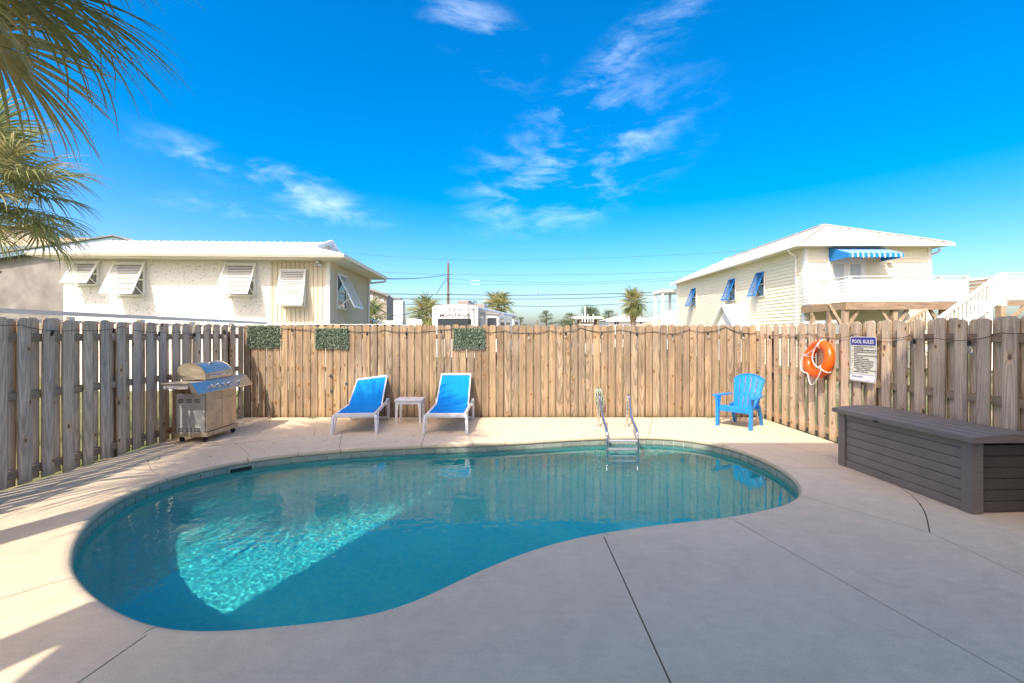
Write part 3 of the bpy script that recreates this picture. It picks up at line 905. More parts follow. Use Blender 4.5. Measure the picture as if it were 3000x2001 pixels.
# ------------------------------------------------------------------ sun loungers
def sling():
    m, nt, b = newmat('blue_mesh_sling')
    t = nt.nodes.new('ShaderNodeTexCoord').outputs['Object']
    w = nt.nodes.new('ShaderNodeTexWave'); w.inputs['Scale'].default_value = 160
    nt.links.new(t, w.inputs['Vector'])
    c = ramp(nt, tex(nt, t, 3, 6, .6), [(.3, (.003, .20, .60)), (.7, (.005, .25, .70))])
    nt.links.new(c, b.inputs['Base Color']); b.inputs['Roughness'].default_value = .85; b.inputs['Specular IOR Level'].default_value = .15
    nt.links.new(bump(nt, w.outputs['Fac'], .2, .002), b.inputs['Normal'])
    return m
M['sling'] = sling()
M['resin'] = plain('white_frame_resin', (.74, .74, .75), .42, var=.07, vscale=6, bmp=.04, rvar=.08)
def lounger(label, loc, rz, back_deg, twist=0.0):
    """local: foot end at y=0 toward the viewer, length along +y"""
    L = thing('sun_lounger', label, 'sun lounger', loc, rz, 'blue sling loungers by the back fence')
    hw = .335; zt = .305; hy = .80
    f = MB()
    # side rails dip slightly; front bar is a broad rounded apron
    for s in (-1, 1):
        f.bar((s * (hw - .02), .02, zt), (s * (hw - .02), 1.36, zt + .035), .038, .055, bev=.008)
    f.build('frame', M['resin'], L, True)
    MB().b2((-hw - .002, -.02, zt - .038), (hw + .002, .055, zt + .030), .014).build('foot_apron', M['resin'], L, True)
    for s in (-1, 1):
        # front leg: open loop, curved
        lg = MB()
        pts = [(s * hw, -.005, zt), (s * (hw + .012), -.03, .24), (s * (hw + .02), -.045, .12), (s * (hw + .02), -.05, 0)]
        for a, b_ in zip(pts, pts[1:]): lg.bar(a, b_, .045, .05, up=(0, 1, 0), bev=.006)
        pts = [(s * hw, .20, zt), (s * (hw + .012), .13, .18), (s * (hw + .02), .03, .03)]
        for a, b_ in zip(pts, pts[1:]): lg.bar(a, b_, .032, .036, up=(0, 1, 0), bev=.005)
        lg.build('leg', M['resin'], L, True)
        lg = MB()
        pts = [(s * (hw - .01), .92, zt + .03), (s * (hw + .01), 1.06, zt + .01), (s * (hw + .015), 1.16, .17), (s * (hw + .015), 1.20, 0)]
        for a, b_ in zip(pts, pts[1:]): lg.bar(a, b_, .042, .05, up=(0, 1, 0), bev=.006)
        pts = [(s * (hw - .01), 1.02, zt + .04), (s * (hw + .008), 1.14, zt + .10), (s * (hw + .012), 1.26, zt + .06), (s * (hw + .012), 1.27, .12), (s * (hw + .012), 1.21, .01)]
        for a, b_ in zip(pts, pts[1:]): lg.bar(a, b_, .038, .036, up=(0, 1, 0), bev=.005)
        lg.build('leg', M['resin'], L, True)
    MB().bar((-hw, 1.18, .05), (hw, 1.18, .05), .03, .03).build('stretcher', M['resin'], L, True)
    # seat sling, sags a little
    sw = .285
    def sheet(fn, nu=8, nv=10, th=.006):
        mb = MB()
        for k in range(2):
            for j in range(nv + 1):
                for i in range(nu + 1):
                    p = fn(i / nu * 2 - 1, j / nv); mb.v.append((p[0], p[1], p[2] - k * th))
        n1 = (nu + 1) * (nv + 1)
        for k in range(2):
            for j in range(nv):
                for i in range(nu):
                    a = k * n1 + j * (nu + 1) + i
                    mb.f.append((a, a + 1, a + nu + 2, a + nu + 1))
        for j in range(nv):
            for i in (0, nu):
                a = j * (nu + 1) + i; mb.f.append((a, a + nu + 1, a + nu + 1 + n1, a + n1))
        for i in range(nu):
            for j in (0, nv):
                a = j * (nu + 1) + i; mb.f.append((a, a + 1, a + 1 + n1, a + n1))
        return mb
    seat = sheet(lambda u, v: (u * sw, .045 + v * (hy - .045), zt + .032 + .02 * v - .018 * (1 - u * u) * math.sin(v * math.pi)))
    seat.build('seat_sling', M['sling'], L, True)
    a = math.radians(back_deg); bl = .76
    def bk(u, v, off=0.0):
        y = hy + v * bl * math.cos(a) + off * math.sin(a) * -1; z = zt + .052 + v * bl * math.sin(a) + off * math.cos(a)
        return (u * sw * (1 - .03 * v), y + .02 * (1 - u * u) * math.sin(v * math.pi), z + twist * u * v)
    back = sheet(bk).build('back_sling', M['sling'], L, True)
    for s in (-1, 1):
        MB().tube([Vector(bk(s * 1.035, v / 6)) - Vector((0, 0, .004)) for v in range(7)], .013, 8).build('back_rail', M['resin'], L, True)
    p, q_ = Vector(bk(-1.06, 1.0)), Vector(bk(1.06, 1.0))
    MB().bar(p, q_, .03, .045, up=(0, math.cos(a), math.sin(a)), bev=.008).build('head_bar', M['resin'], L, True)
    # prop under the back
    pm_ = MB()
    m1 = Vector(bk(-.9, .55, -.02)); m2 = Vector(bk(.9, .55, -.02))
    pm_.tube([m1, (m1.x, 1.12, zt + .03)], .010); pm_.tube([m2, (m2.x, 1.12, zt + .03)], .010); pm_.tube([(m1.x, 1.12, zt + .03), (m2.x, 1.12, zt + .03)], .010)
    pm_.build('back_prop', M['resin'], L, True)
    return L
lounger('blue sling lounger to the right of the small white table', (-1.10, 7.31, 0), 0.0, 41)
lounger('blue sling lounger with crooked backrest to the left of the small white table', (-2.61, 7.31, 0), math.radians(6.5), 34, .035)

# ------------------------------------------------------------------ side table
t = thing('side_table', 'small square white plastic side table between the two loungers', 'table', (-1.90, 8.22, 0), math.radians(1))
MB().box((0, 0, .437), (.50, .40, .030), bev=.008).build('table_top', M['resin'], t, True)
ap = MB()
ap.b2((-.235, -.185, .372), (.235, -.165, .421)); ap.b2((-.235, .165, .372), (.235, .185, .421)); ap.b2((-.235, -.164, .372), (-.215, .164, .421)); ap.b2((.215, -.164, .372), (.235, .164, .421))
ap.build('apron', M['resin'], t)
for sx in (-1, 1):
    for sy in (-1, 1):
        lg = MB()
        lg.prism([(sx * .232, .420), (sx * .165, .420), (sx * .19, .27), (sx * .2, 0), (sx * .237, 0)], sy * .186, sy * .150, 'Y')
        lg.build('leg', M['resin'], t)

# ------------------------------------------------------------------ blue slatted chair
ch = thing('garden_chair', 'bright blue plastic slat-back armchair in the back right corner', 'chair', (4.12, 7.93, 0), 0)
fx = Vector((-.76, -.65)).normalized()
ch.rotation_euler = (0, 0, math.atan2(fx.y, fx.x) + math.pi / 2)     # local -y is the front
BL = M['blue']
st = MB()
sp = [(-.26, .375), (-.20, .385), (0, .345), (.20, .30)]
n_ = 10
top = []
for j in range(n_ + 1):
    y = -.27 + .48 * j / n_
    z = .375 + .012 * math.sin(j / n_ * 3.1) - .085 * (j / n_) ** 1.2 - (.03 * (1 - j / 2) ** 2 if j < 2 else 0)
    top.append((y, z))
poly = top + [(y, z - .02) for y, z in reversed(top)]
seat = MB().prism(poly, -.255, .255, 'X').build('seat', BL, ch, True, .5)
MB().b2((-.262, -.292, .275), (.262, -.262, .352), .008).build('front_apron', BL, ch, True)
# fan back of five slats
def backpt(u, v):
    """u across -1..1, v up 0..1"""
    w = .19 + .075 * v
    y = .165 + .205 * v + .03 * u * u
    z = .30 + .59 * v
    return Vector((u * w, y, z))
for k in range(5):
    ua, ub = -1 + k * .4 + .030, -1 + (k + 1) * .4 - .030
    tp = [1 - .16 * abs((ua)) ** 2.2, 1 - .16 * abs((ua + ub) / 2) ** 2.2, 1 - .16 * abs(ub) ** 2.2]
    mb = MB(); N = 9
    for th in (0, 1):
        for j in range(N + 1):
            for c, u in enumerate((ua, (ua + ub) / 2, ub)):
                p = backpt(u, tp[c] * j / N); mb.v.append((p.x, p.y - (0.012 if th else 0) - (.006 if c == 1 else 0), p.z))
    m1 = 3 * (N + 1)
    for th in (0, 1):
        for j in range(N):
            for c in range(2):
                a = th * m1 + j * 3 + c; mb.f.append((a, a + 1, a + 4, a + 3))
    for j in range(N):
        for c in (0, 2):
            a = j * 3 + c; mb.f.append((a, a + 3, a + 3 + m1, a + m1))
    for c in range(2):
        for j in (0, N):
            a = j * 3 + c; mb.f.append((a, a + 1, a + 1 + m1, a + m1))
    mb.build('back_slat', BL, ch, True, .9)
for v in (.42, ):
    mb = MB()
    pts = [backpt(u / 6, v) + Vector((0, .008, 0)) for u in range(-6, 7)]
    for a, b_ in zip(pts, pts[1:]): mb.bar(a, b_, .02, .07)
    mb.build('back_crossbar', BL, ch, True)
# arched rim of the back
rim = [backpt(u / 10 * 1.0, 1 - .16 * abs(u / 10) ** 2.2) + Vector((0, .004, .004)) for u in range(-10, 11)]
mb = MB()
for a, b_ in zip(rim, rim[1:]): mb.bar(a, b_, .022, .055)
mb.build('back_rim', BL, ch, True)
for s in (-1, 1):
    mb = MB()
    for pts in ([backpt(s * .98, v / 8 * .85) for v in range(9)],):
        for a, b_ in zip(pts, pts[1:]): mb.bar(a, b_, .035, .03, up=(1, 0, 0))
    mb.build('back_stile', BL, ch, True)
    # armrest: broad paddle, wider at the front
    ar = [(s * .235, .20), (s * .30, .21), (s * .345, .05), (s * .375, -.20), (s * .365, -.33), (s * .33, -.355), (s * .28, -.345), (s * .255, -.20), (s * .235, 0)]
    arm = MB().prism(ar, .535, .556, 'Z').build('armrest', BL, ch, True)
    # front leg flares up into the arm
    fl = MB().prism([(-.335, 0), (-.255, 0), (-.245, .28), (-.215, .44), (-.19, .535), (-.345, .535), (-.325, .40), (-.325, .2)], s * .262, s * .305, 'X')
    fl.build('leg', BL, ch, True)
    bl_ = MB().prism([(.30, 0), (.36, 0), (.27, .25), (.20, .38), (.12, .36), (.19, .24)], s * .215, s * .252, 'X')
    bl_.build('leg', BL, ch, True)

# ------------------------------------------------------------------ deck storage box
def boxwood(k=1.0, scuff=.35):
    m, nt, b = newmat('brown_wood_grain_resin')
    t = nt.nodes.new('ShaderNodeTexCoord').outputs['Object']
    oi = nt.nodes.new('ShaderNodeObjectInfo')
    gvec = tex(nt, t, 1.0, 6, .65, .6, (120, 4, 110))
    big = tex(nt, t, 2.6, 5, .6)
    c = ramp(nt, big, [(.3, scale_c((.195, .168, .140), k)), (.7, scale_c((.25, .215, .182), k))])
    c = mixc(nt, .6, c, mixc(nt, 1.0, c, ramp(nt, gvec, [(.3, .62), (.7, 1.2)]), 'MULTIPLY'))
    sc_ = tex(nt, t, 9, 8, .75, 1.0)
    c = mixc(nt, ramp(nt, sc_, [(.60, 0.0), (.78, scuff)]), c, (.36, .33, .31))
    nt.links.new(c, b.inputs['Base Color'])
    nt.links.new(ramp(nt, big, [(.3, .45), (.7, .68)]), b.inputs['Roughness'])
    nt.links.new(bump(nt, gvec, .35, .003), b.inputs['Normal'])
    return m
M['boxwood'] = boxwood()
M['boxend'] = boxwood(.42, .55)  # scuffed darker copy; deeper shade of the near end put into the colour
A = gpt(2455, 1360).xy; Bp = gpt(2850, 1508).xy       # feet of the long front
ax = (A - Bp).normalized()                              # along the front, away from the viewer
BLN = (A - Bp).length
db = thing('storage_box', 'long dark brown plank-pattern storage box against the right fence', 'storage box', (Bp.x, Bp.y, 0), math.atan2(ax.y, ax.x))
# local: x along the front away from the viewer, y = toward the yard is +? compute so that depth runs to the fence
DEP = -.70                                              # fence lies on local -y
PH = .655
bw = M['boxwood']
for (xa, ya) in ((0, 0), (BLN, 0), (0, DEP), (BLN, DEP)):
    sx = 1 if xa == 0 else -1; sy = -1 if ya == 0 else 1
    MB().b2((xa, ya, 0), (xa + sx * .105, ya + sy * .105, PH), .006).build('corner_post', bw, db)
MB().b2((.106, -.012, .585), (BLN - .106, -.05, PH - .002), .003).build('top_rail', bw, db)
MB().b2((.106, -.012, .004), (BLN - .106, -.05, .088), .003).build('bottom_rail', bw, db)
for k in range(5):
    z = .092 + k * .0985
    MB().b2((.110, -.020, z), (BLN - .110, -.05, z + .0935), .004).build('plank', bw, db)
    z = .03 + k * .105
for k in range(6):
    z = .006 + k * .104
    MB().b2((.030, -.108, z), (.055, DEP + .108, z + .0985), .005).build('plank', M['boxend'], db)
    MB().b2((BLN - .030, -.108, z), (BLN - .055, DEP + .108, z + .0985), .005).build('plank', bw, db)
MB().b2((.06, DEP + .012, .01), (BLN - .06, DEP + .03, PH)).build('back_panel', bw, db)
MB().b2((.055, -.051, .012), (BLN - .055, DEP + .03, .05)).build('floor_panel', bw, db)
ld = MB()
# lid with a slight crown; boards run along its length
LW0, LW1 = .045, DEP - .015
nb = 6
lid = MB()
prof = []
for k in range(13):
    v = k / 12; y = LW0 + (LW1 - LW0) * v
    prof.append((y, .705 + .030 * math.sin(v * math.pi)))
lid.prism(prof + [(LW1, .662), (LW0, .662)], -.045, BLN + .045, 'X')
lido = lid.build('lid', bw, db, True, .5)
for k in range(7):
    v0, v1 = k / 7 + .012, (k + 1) / 7 - .012
    pr = [(LW0 + (LW1 - LW0) * v, .7055 + .030 * math.sin(v * math.pi)) for v in (v0, (v0 + v1) / 2, v1)]
    MB().prism([(y, z + .0045) for y, z in pr] + [(y, z - .004) for y, z in reversed(pr)], -.048, BLN + .048, 'X').build('lid_board', bw, lido, True, .4)
MB().b2((BLN * .60, .046, .650), (BLN * .60 + .045, .058, .672), .003).build('latch', M['black'], lido)

# ------------------------------------------------------------------ pool ladder
ld = thing('pool_ladder', 'stainless steel pool ladder with two white treads at the far edge', 'ladder')
def bez(pts, n=8):
    P = [Vector(p) for p in pts]; out = []
    for i in range(len(P) - 1):
        a = P[max(i - 1, 0)]; b_ = P[i]; c = P[i + 1]; d_ = P[min(i + 2, len(P) - 1)]
        for j in range(n):
            t_ = j / n
            out.append(.5 * ((2 * b_) + (c - a) * t_ + (2 * a - 5 * b_ + 4 * c - d_) * t_ * t_ + (3 * b_ - a - 3 * c + d_) * t_ ** 3))
    return out + [P[-1]]
for xb, xf in ((1.545, 1.435), (2.06, 1.895)):
    pts = [(xb, 7.87, -.03), (xb, 7.87, .20), (xb, 7.865, .42), (xb - .003, 7.835, .53), (xb - .012, 7.76, .585), (xb - .025, 7.66, .565), (xb - .035, 7.56, .50), (xf + .03, 7.10, .315), (xf + .01, 6.72, .17), (xf, 6.66, .10), (xf, 6.645, 0), (xf, 6.64, -.4), (xf, 6.64, -.85)]
    MB().tube(bez(pts), .0235, 14).build('handrail', M['steel'], ld, True)
    MB().lathe([(.058, 0), (.058, .006), (.04, .014), (.026, .016)], 20, (xb, 7.87, 0)).build('anchor_plate', M['steel'], ld, True)
for z in (.035, -.085, -.34, -.60):
    MB().box((1.665, 6.655, z), (.45, .085, .022), bev=.006).build('tread', M['whiteplastic'], ld, True)
for o in ld.children: o.cycles.is_caustics_receiver = False

# ------------------------------------------------------------------ life ring
M['orange'] = plain('orange_buoy_plastic', (.82, .115, .004), .32, var=.10, vscale=5, rvar=.08)
M['rope'] = plain('white_rope', (.74, .72, .66), .85, bmp=.5, bscale=220)
lr = thing('life_ring', 'orange life ring with white rope hanging on the right fence', 'life ring')
rc = Vector((RX - .016 - .085, 6.97, 1.255)); RR, rr = .235, .073
tilt = math.radians(10)
def ringpt(a, R=RR, dx=0.0):
    p = Vector((dx, -math.cos(a) * R, math.sin(a) * R))
    p = Matrix.Rotation(tilt, 3, 'Y') @ p
    return rc + p
MB().tube([ringpt(2 * math.pi * k / 44) for k in range(44)], rr, 18, closed=True).build('ring', M['orange'], lr, True, 2)
# rope: three free loops between fixings
def ropeloop(a0, a1, sag, side):
    p0, p1 = ringpt(a0, RR + .03, -.075), ringpt(a1, RR + .03, -.075)
    out = []
    for k in range(15):
        t_ = k / 14; p = p0.lerp(p1, t_); s_ = 4 * t_ * (1 - t_)
        out.append(p + Vector((-.012 * s_, side * s_, -sag * s_)))
    return out
rp = []
for loop_ in (ropeloop(math.radians(78), math.radians(172), .03, -.04), ropeloop(math.radians(80), math.radians(-38), .06, .16),
              ropeloop(math.radians(172), math.radians(252), .06, .10), ropeloop(math.radians(252), math.radians(-38), .21, .03)):
    MB().tube(loop_, .0085, 8).build('rope', M['rope'], lr, True)
for a_ in (78, 172, -38):
    pts = [rc + (Matrix.Rotation(tilt, 3, 'Y') @ (Vector((math.cos(q) * -(rr + .008), -math.cos(math.radians(a_)) * (RR + math.sin(q) * (rr + .008)), math.sin(math.radians(a_)) * (RR + math.sin(q) * (rr + .008)))))) for q in [k * math.pi / 8 for k in range(16)]]
    MB().tube(pts, .008, 6, closed=True).build('rope', M['rope'], lr, True)

# ------------------------------------------------------------------ pool rules sign
M['signwhite'] = plain('sign_white', (.80, .80, .78), .35, var=.03)
M['signcream'] = plain('sign_cream', (.74, .73, .60), .4, var=.04)
M['signblue'] = plain('sign_blue', (.035, .04, .30), .35, var=.05)
M['signink'] = plain('sign_ink', (.03, .03, .045), .5, var=.05)
SG = thing('pool_rules_sign', 'white and blue POOL RULES sign screwed to the right fence', 'sign')
SG.location = (RX - .016 - .022, 6.165, 1.30)
SG.rotation_euler = Matrix(((0, 0, -1), (-1, 0, 0), (0, 1, 0))).to_euler()
SW, SH = .235, .315
def rrect(w, h, r, n=6):
    out = []
    for cx, cy, a0 in ((w - r, h - r, 0), (-w + r, h - r, 90), (-w + r, -h + r, 180), (w - r, -h + r, 270)):
        for k in range(n + 1):
            a = math.radians(a0 + 90 * k / n); out.append((cx + r * math.cos(a), cy + r * math.sin(a)))
    return out
def warp(o):
    """the panel bows a little off the boards"""
    for v in o.data.vertices:
        v.co.z += .016 * (v.co.y / SH) ** 2 * (1 if v.co.y < 0 else .4) + .004 * v.co.x / SW
def plate(name, poly, z, th, mat):
    mb = MB(); bm = bmesh.new()
    vs_ = [bm.verts.new((x, y, z)) for x, y in poly]
    f = bm.faces.new(vs_)
    r = bmesh.ops.extrude_face_region(bm, geom=[f])
    bmesh.ops.translate(bm, verts=[v for v in r['geom'] if isinstance(v, bmesh.types.BMVert)], vec=(0, 0, -th))
    for yy in [SH * (k / 8 - 1) for k in range(1, 16)]:
        bmesh.ops.bisect_plane(bm, geom=list(bm.verts) + list(bm.edges) + list(bm.faces), plane_co=(0, yy, 0), plane_no=(0, 1, 0))
    bmesh.ops.recalc_face_normals(bm, faces=bm.faces)
    me = bpy.data.meshes.new(name); bm.to_mesh(me); bm.free(); me.materials.append(mat)
    o = link(name, me, SG); warp(o); return o
plate('panel', rrect(SW, SH, .03), 0, .002, M['signwhite'])
plate('border', rrect(SW - .010, SH - .010, .025), .0012, .001, M['signblue'])
def wavy(y, w, amp=.0045, n=9, k=48): return [(-w + 2 * w * i / k, y + amp * math.cos(i / k * n * 2 * math.pi)) for i in range(k + 1)]
wi = SW - .015; hi = SH - .015
plate('text_field', rrect(wi, hi, .022), .0022, .0008, M['signcream'])
hd_ = [p for p in rrect(wi, hi, .022) if p[1] > hi - .03]
plate('header', wavy(hi - .105, wi) + [(wi, hi - .022)] + [p for p in hd_ if p[0] > 0] + [p for p in hd_ if p[0] <= 0] + [(-wi, hi - .022)], .0031, .0006, M['signblue'])
ft = [p for p in rrect(wi, hi, .022) if p[1] < -hi + .03]
plate('footer', list(reversed(wavy(-hi + .085, wi))) + sorted([p for p in ft if p[0] < 0], key=lambda p: -p[1]) + sorted([p for p in ft if p[0] >= 0], key=lambda p: p[1]), .0031, .0006, M['signwhite'])
l_ = wavy(-hi + .087, wi); plate('wave_line', l_ + [(x, y - .004) for x, y in reversed(l_)], .0038, .0005, M['signblue'])
def text(s, x, y, size, mat, z, parent, bold=0.0, maxw=None, name='lettering', align='LEFT'):
    cu = bpy.data.curves.new('lettering', 'FONT')
    cu.body = s; cu.size = size; cu.offset = bold; cu.extrude = .0003; cu.align_x = align; cu.resolution_u = 2
    o = bpy.data.objects.new('tmp', cu)
    me = bpy.data.meshes.new_from_object(o)
    bpy.data.objects.remove(o)
    if maxw:
        w_ = max(v.co.x for v in me.vertices) - min(v.co.x for v in me.vertices)
        k = maxw / w_
        for v in me.vertices: v.co.x *= k
    for v in me.vertices: v.co.x += x; v.co.y += y; v.co.z += z
    me.materials.clear(); me.materials.append(mat)
    return link(name, me, parent)
warp(text('POOL RULES', 0, hi - .078, .072, M['signwhite'], .0040, SG, .0016, .385, align='CENTER'))
RULES = ['1   NO LIFEGUARD ON DUTY. SWIM AT', '     YOUR OWN RISK.', '2   SHOWER BEFORE ENTERING THE POOL.', '3   NO ANIMALS IN POOL OR ON POOL', '     DECK.',
         '4   NO FOOD OR GLASSWARE IN POOL OR', '     ON POOL DECK.', '5   NO DIVING OR RUNNING.', '6   NO BOISTEROUS OR ROUGH PLAY.', '7   CHILDREN UNDER THE AGE OF 14',
         '     YEARS OLD SHALL NOT USE POOL', '     WITHOUT A PARENT OR ADULT', '     GUARDIAN IN ATTENDANCE.', '8            PERSONS ALLOWED IN THE POOL.', '9   EMERGENCY ASSISTANCE.']
y = hi - .135
for k, s in enumerate(RULES):
    warp(text(s, -wi + .022, y, .0225, M['signink'], .0034, SG, .0007))
    y -= .0248 if s[0] == ' ' or (k + 1 < len(RULES) and RULES[k + 1][0] == ' ') else .0262
warp(text('POOL HOURS', -wi + .035, -hi + .040, .030, M['signblue'], .0040, SG, .0008))

# ------------------------------------------------------------------ boxwood panels on the back fence
def leafmat(name, a, b_, tr=.25):
    m, nt, b = newmat(name)
    oi = nt.nodes.new('ShaderNodeNewGeometry')
    t = oi.outputs['Position']
    c = ramp(nt, tex(nt, t, 60, 2), [(.3, a), (.7, b_)])
    nt.links.new(c, b.inputs['Base Color']); b.inputs['Roughness'].default_value = .5
    return m
M['boxleaf'] = leafmat('faded_artificial_leaf', (.055, .13, .075), (.40, .48, .38))
M['backing'] = plain('dark_green_backing', (.02, .045, .025), .8)
def leafpanel(label, x0_, x1_, y0_, y1_, seed):
    rnd = random.Random(seed)
    p = at((x0_ + x1_) / 2, (y0_ + y1_) / 2, FY - .03); w = (x1_ - x0_) * FY / F; h = (y1_ - y0_) * FY / F
    o = thing('foliage_panel', label, 'leaf panel', (p.x, FY - .020, p.z), 0, 'artificial hedge mats on the back fence')
    MB().b2((-w / 2, -.012, -h / 2), (w / 2, -.002, h / 2)).build('backing', M['backing'], o)
    mb = MB()
    for k in range(3800):
        jag = 1 + .045 * math.sin(k * .37) * rnd.random()
        c = Vector((jag * rnd.uniform(-w / 2 - .014, w / 2 + .014), -.012 - abs(rnd.gauss(.018, .016)), rnd.uniform(-h / 2 - .014, h / 2 + .020)))
        d = Vector((rnd.gauss(0, 1), -abs(rnd.gauss(.4, .5)), rnd.gauss(.2, 1))).normalized(); u = d.cross(Vector((rnd.random(), rnd.random(), rnd.random()))).normalized()
        l = rnd.uniform(.010, .021); ww = l * .42
        mb.add([c - d * l, c + u * ww, c + d * l, c - u * ww], [(0, 1, 2, 3)])
    f = mb.build('leaves', M['boxleaf'], o); f['kind'] = 'stuff'
    return o
leafpanel('green artificial hedge mat on the fence nearest the grill', 727, 821, 956, 1018, 1)
leafpanel('green artificial hedge mat on the fence above the left lounger', 926, 1020, 964, 1020, 2)
leafpanel('green artificial hedge mat on the fence above the right lounger', 1330, 1420, 964, 1021, 3)

# green netted bundle by the ladder
nb_ = thing('netted_float', 'dark green tapered bundle in white netting hung behind the ladder', 'fence decoration')
M['netgreen'] = plain('dark_green_cloth', (.02, .10, .045), .7, var=.3, vscale=14)
pr = [(.001, .445), (.03, .43), (.055, .38), (.078, .30), (.09, .20), (.085, .10), (.06, .02), (.02, -.03), (.001, -.035)]
cx, cz = (1757 - 1500) * FY / F, .155
b_o = MB().lathe(pr, 20).build('body', M['netgreen'], nb_, True, loc=(cx, FY - .085, cz), rot=(0, math.radians(-6), 0))
nt_ = MB()
def prr(z):
    for (r0, z0_), (r1, z1_) in zip(pr, pr[1:]):
        if z1_ <= z <= z0_: return r1 + (r0 - r1) * (z - z1_) / (z0_ - z1_)
    return .001
for k in range(10):
    for s in (-1, 1):
        nt_.tube([Vector((math.cos(q) * (prr(z) + .002), math.sin(q) * (prr(z) + .002), z)) for z, q in [(.43 - .45 * j / 16, 2 * math.pi * k / 10 + s * j * .09) for j in range(17)]], .0028, 4)
nt_.build('netting', M['rope'], b_o)
# small metal butterflies on the boards
M['patina'] = plain('dark_patina_metal', (.10, .12, .12), .5, .4)
def butterfly(label, x, y, rot):
    p = at(x, y, FY - .02)
    o = thing('butterfly_ornament', label, 'ornament', (p.x, FY - .026, p.z), 0, 'small butterflies on the back fence')
    o.rotation_euler = (0, rot, 0); o.scale = (.6, .6, .6)
    for s in (-1, 1):
        MB().prism([(0, -.01), (s * .012, .045), (s * .045, .06), (s * .06, .035), (s * .04, .008), (s * .05, -.02), (s * .03, -.045), (s * .01, -.03)], -.003, .003, 'Y').build('wing', M['patina'], o)
    MB().tube([(0, -.006, -.035), (0, -.006, .035)], .006, 6).build('body', M['black'], o)
butterfly('small dark metal butterfly on the fence, leftmost of three', 969, 1102, .5)
butterfly('small dark metal butterfly on the fence just left of the left lounger', 1016, 1125, -.3)
butterfly('small dark metal butterfly low on the fence, lowest of three', 972, 1147, .2)

# ------------------------------------------------------------------ string lights
M['cable'] = plain('black_cable', (.012, .012, .012), .6)
def bulbglass():
    m, nt, b = newmat('clear_bulb_glass')
    b.inputs['Base Color'].default_value = (.95, .92, .88, 1); b.inputs['Transmission Weight'].default_value = .85
    b.inputs['Roughness'].default_value = .05; b.inputs['IOR'].default_value = 1.2
    return m
M['bulb'] = bulbglass()
sock = MB().lathe([(.006, .03), (.012, .026), (.0155, .015), (.0155, -.012), (.0175, -.016), (.0175, -.026), (.014, -.028)], 12).mesh('socket', M['black'], True)
glass = MB().lathe([(.012, -.028), (.016, -.040), (.024, -.062), (.026, -.080), (.020, -.100), (.008, -.112), (.0001, -.114)], 14).mesh('bulb', M['bulb'], True)
fil = MB().tube([(-.006, 0, -.04), (-.006, 0, -.075), (0, 0, -.06), (.006, 0, -.075), (.006, 0, -.04)], .0012, 4).mesh('filament', M['steel'])
def strand(label, pts, bulbs, nrm_, twin=True):
    """cable slung between nails (pts) with bulbs hanging at the given points"""
    s = thing('string_lights', label, 'string lights')
    rnd = random.Random(len(pts))
    seq = sorted([(Vector(p), 0) for p in pts] + [(Vector(p), 1) for p in bulbs], key=lambda q: q[0].dot(nrm_))
    allp = []
    for (a, _), (b, _2) in zip(seq, seq[1:]):
        d = (b - a).length
        for k in range(8):
            t_ = k / 8
            allp.append(a.lerp(b, t_) + Vector((0, 0, -.045 * d * 4 * t_ * (1 - t_))))
    allp.append(seq[-1][0])
    MB().tube(allp, .0032, 6).build('cable', M['cable'], s, True)
    if twin:
        MB().tube([p + Vector((0, 0, -.014 + .012 * math.sin(i * .7))) for i, p in enumerate(allp)], .0026, 6).build('cable', M['cable'], s, True)
    for p in bulbs:
        o = link('socket', sock, s, Vector(p) + Vector((0, 0, -.034)), (rnd.uniform(-.25, .25), rnd.uniform(-.3, .3), 0))
        g_ = link('bulb', glass, o); link('filament', fil, g_)
    return s
fy = FY - .030
bb = [(x, y) for x, y in ((756, 969), (855, 962), (962, 972), (1075, 972), (1190, 972), (1292, 966), (1400, 972), (1548, 975), (1658, 972), (1763, 972), (1866, 974), (1970, 978), (2074, 972), (2178, 976))]
nn = [(713, 958), (800, 960), (900, 966), (1010, 966), (1125, 966), (1245, 970), (1330, 961), (1480, 968), (1610, 968), (1700, 960), (1815, 964), (1920, 970), (2020, 965), (2125, 958), (2215, 974)]
strand('black string lights draped along the back fence', [((x - 1500) * fy / F, fy, EYE + (HOR - y) * fy / F) for x, y in nn], [((x - 1500) * fy / F, fy, EYE + (HOR - y) * fy / F) for x, y in bb], Vector((1, 0, 0)))
def onside(X, x, y):
    Y = X * F / (x - 1500)
    return (X, Y, EYE + (HOR - y) * Y / F)
lx = LX + .030
strand('black string lights draped along the left fence', [onside(lx, x, y) for x, y in ((-60, 945), (62, 952), (225, 966), (358, 956), (400, 968), (520, 972), (610, 968), (700, 956))],
       [onside(lx, x, y) for x, y in ((153, 968), (334, 962), (466, 972), (570, 975), (659, 970))], Vector((0, 1, 0)), False)
rx = RX - .030
strand('black string lights draped along the right fence', [onside(rx, x, y) for x, y in ((2232, 978), (2290, 978), (2370, 976), (2510, 978), (2600, 990), (2668, 983), (2740, 990), (2930, 975), (3010, 974), (3150, 985))],
       [onside(rx, x, y) for x, y in ((2255, 982), (2331, 984), (2426, 990), (2678, 992), (2839, 996))], Vector((0, -1, 0)), False)
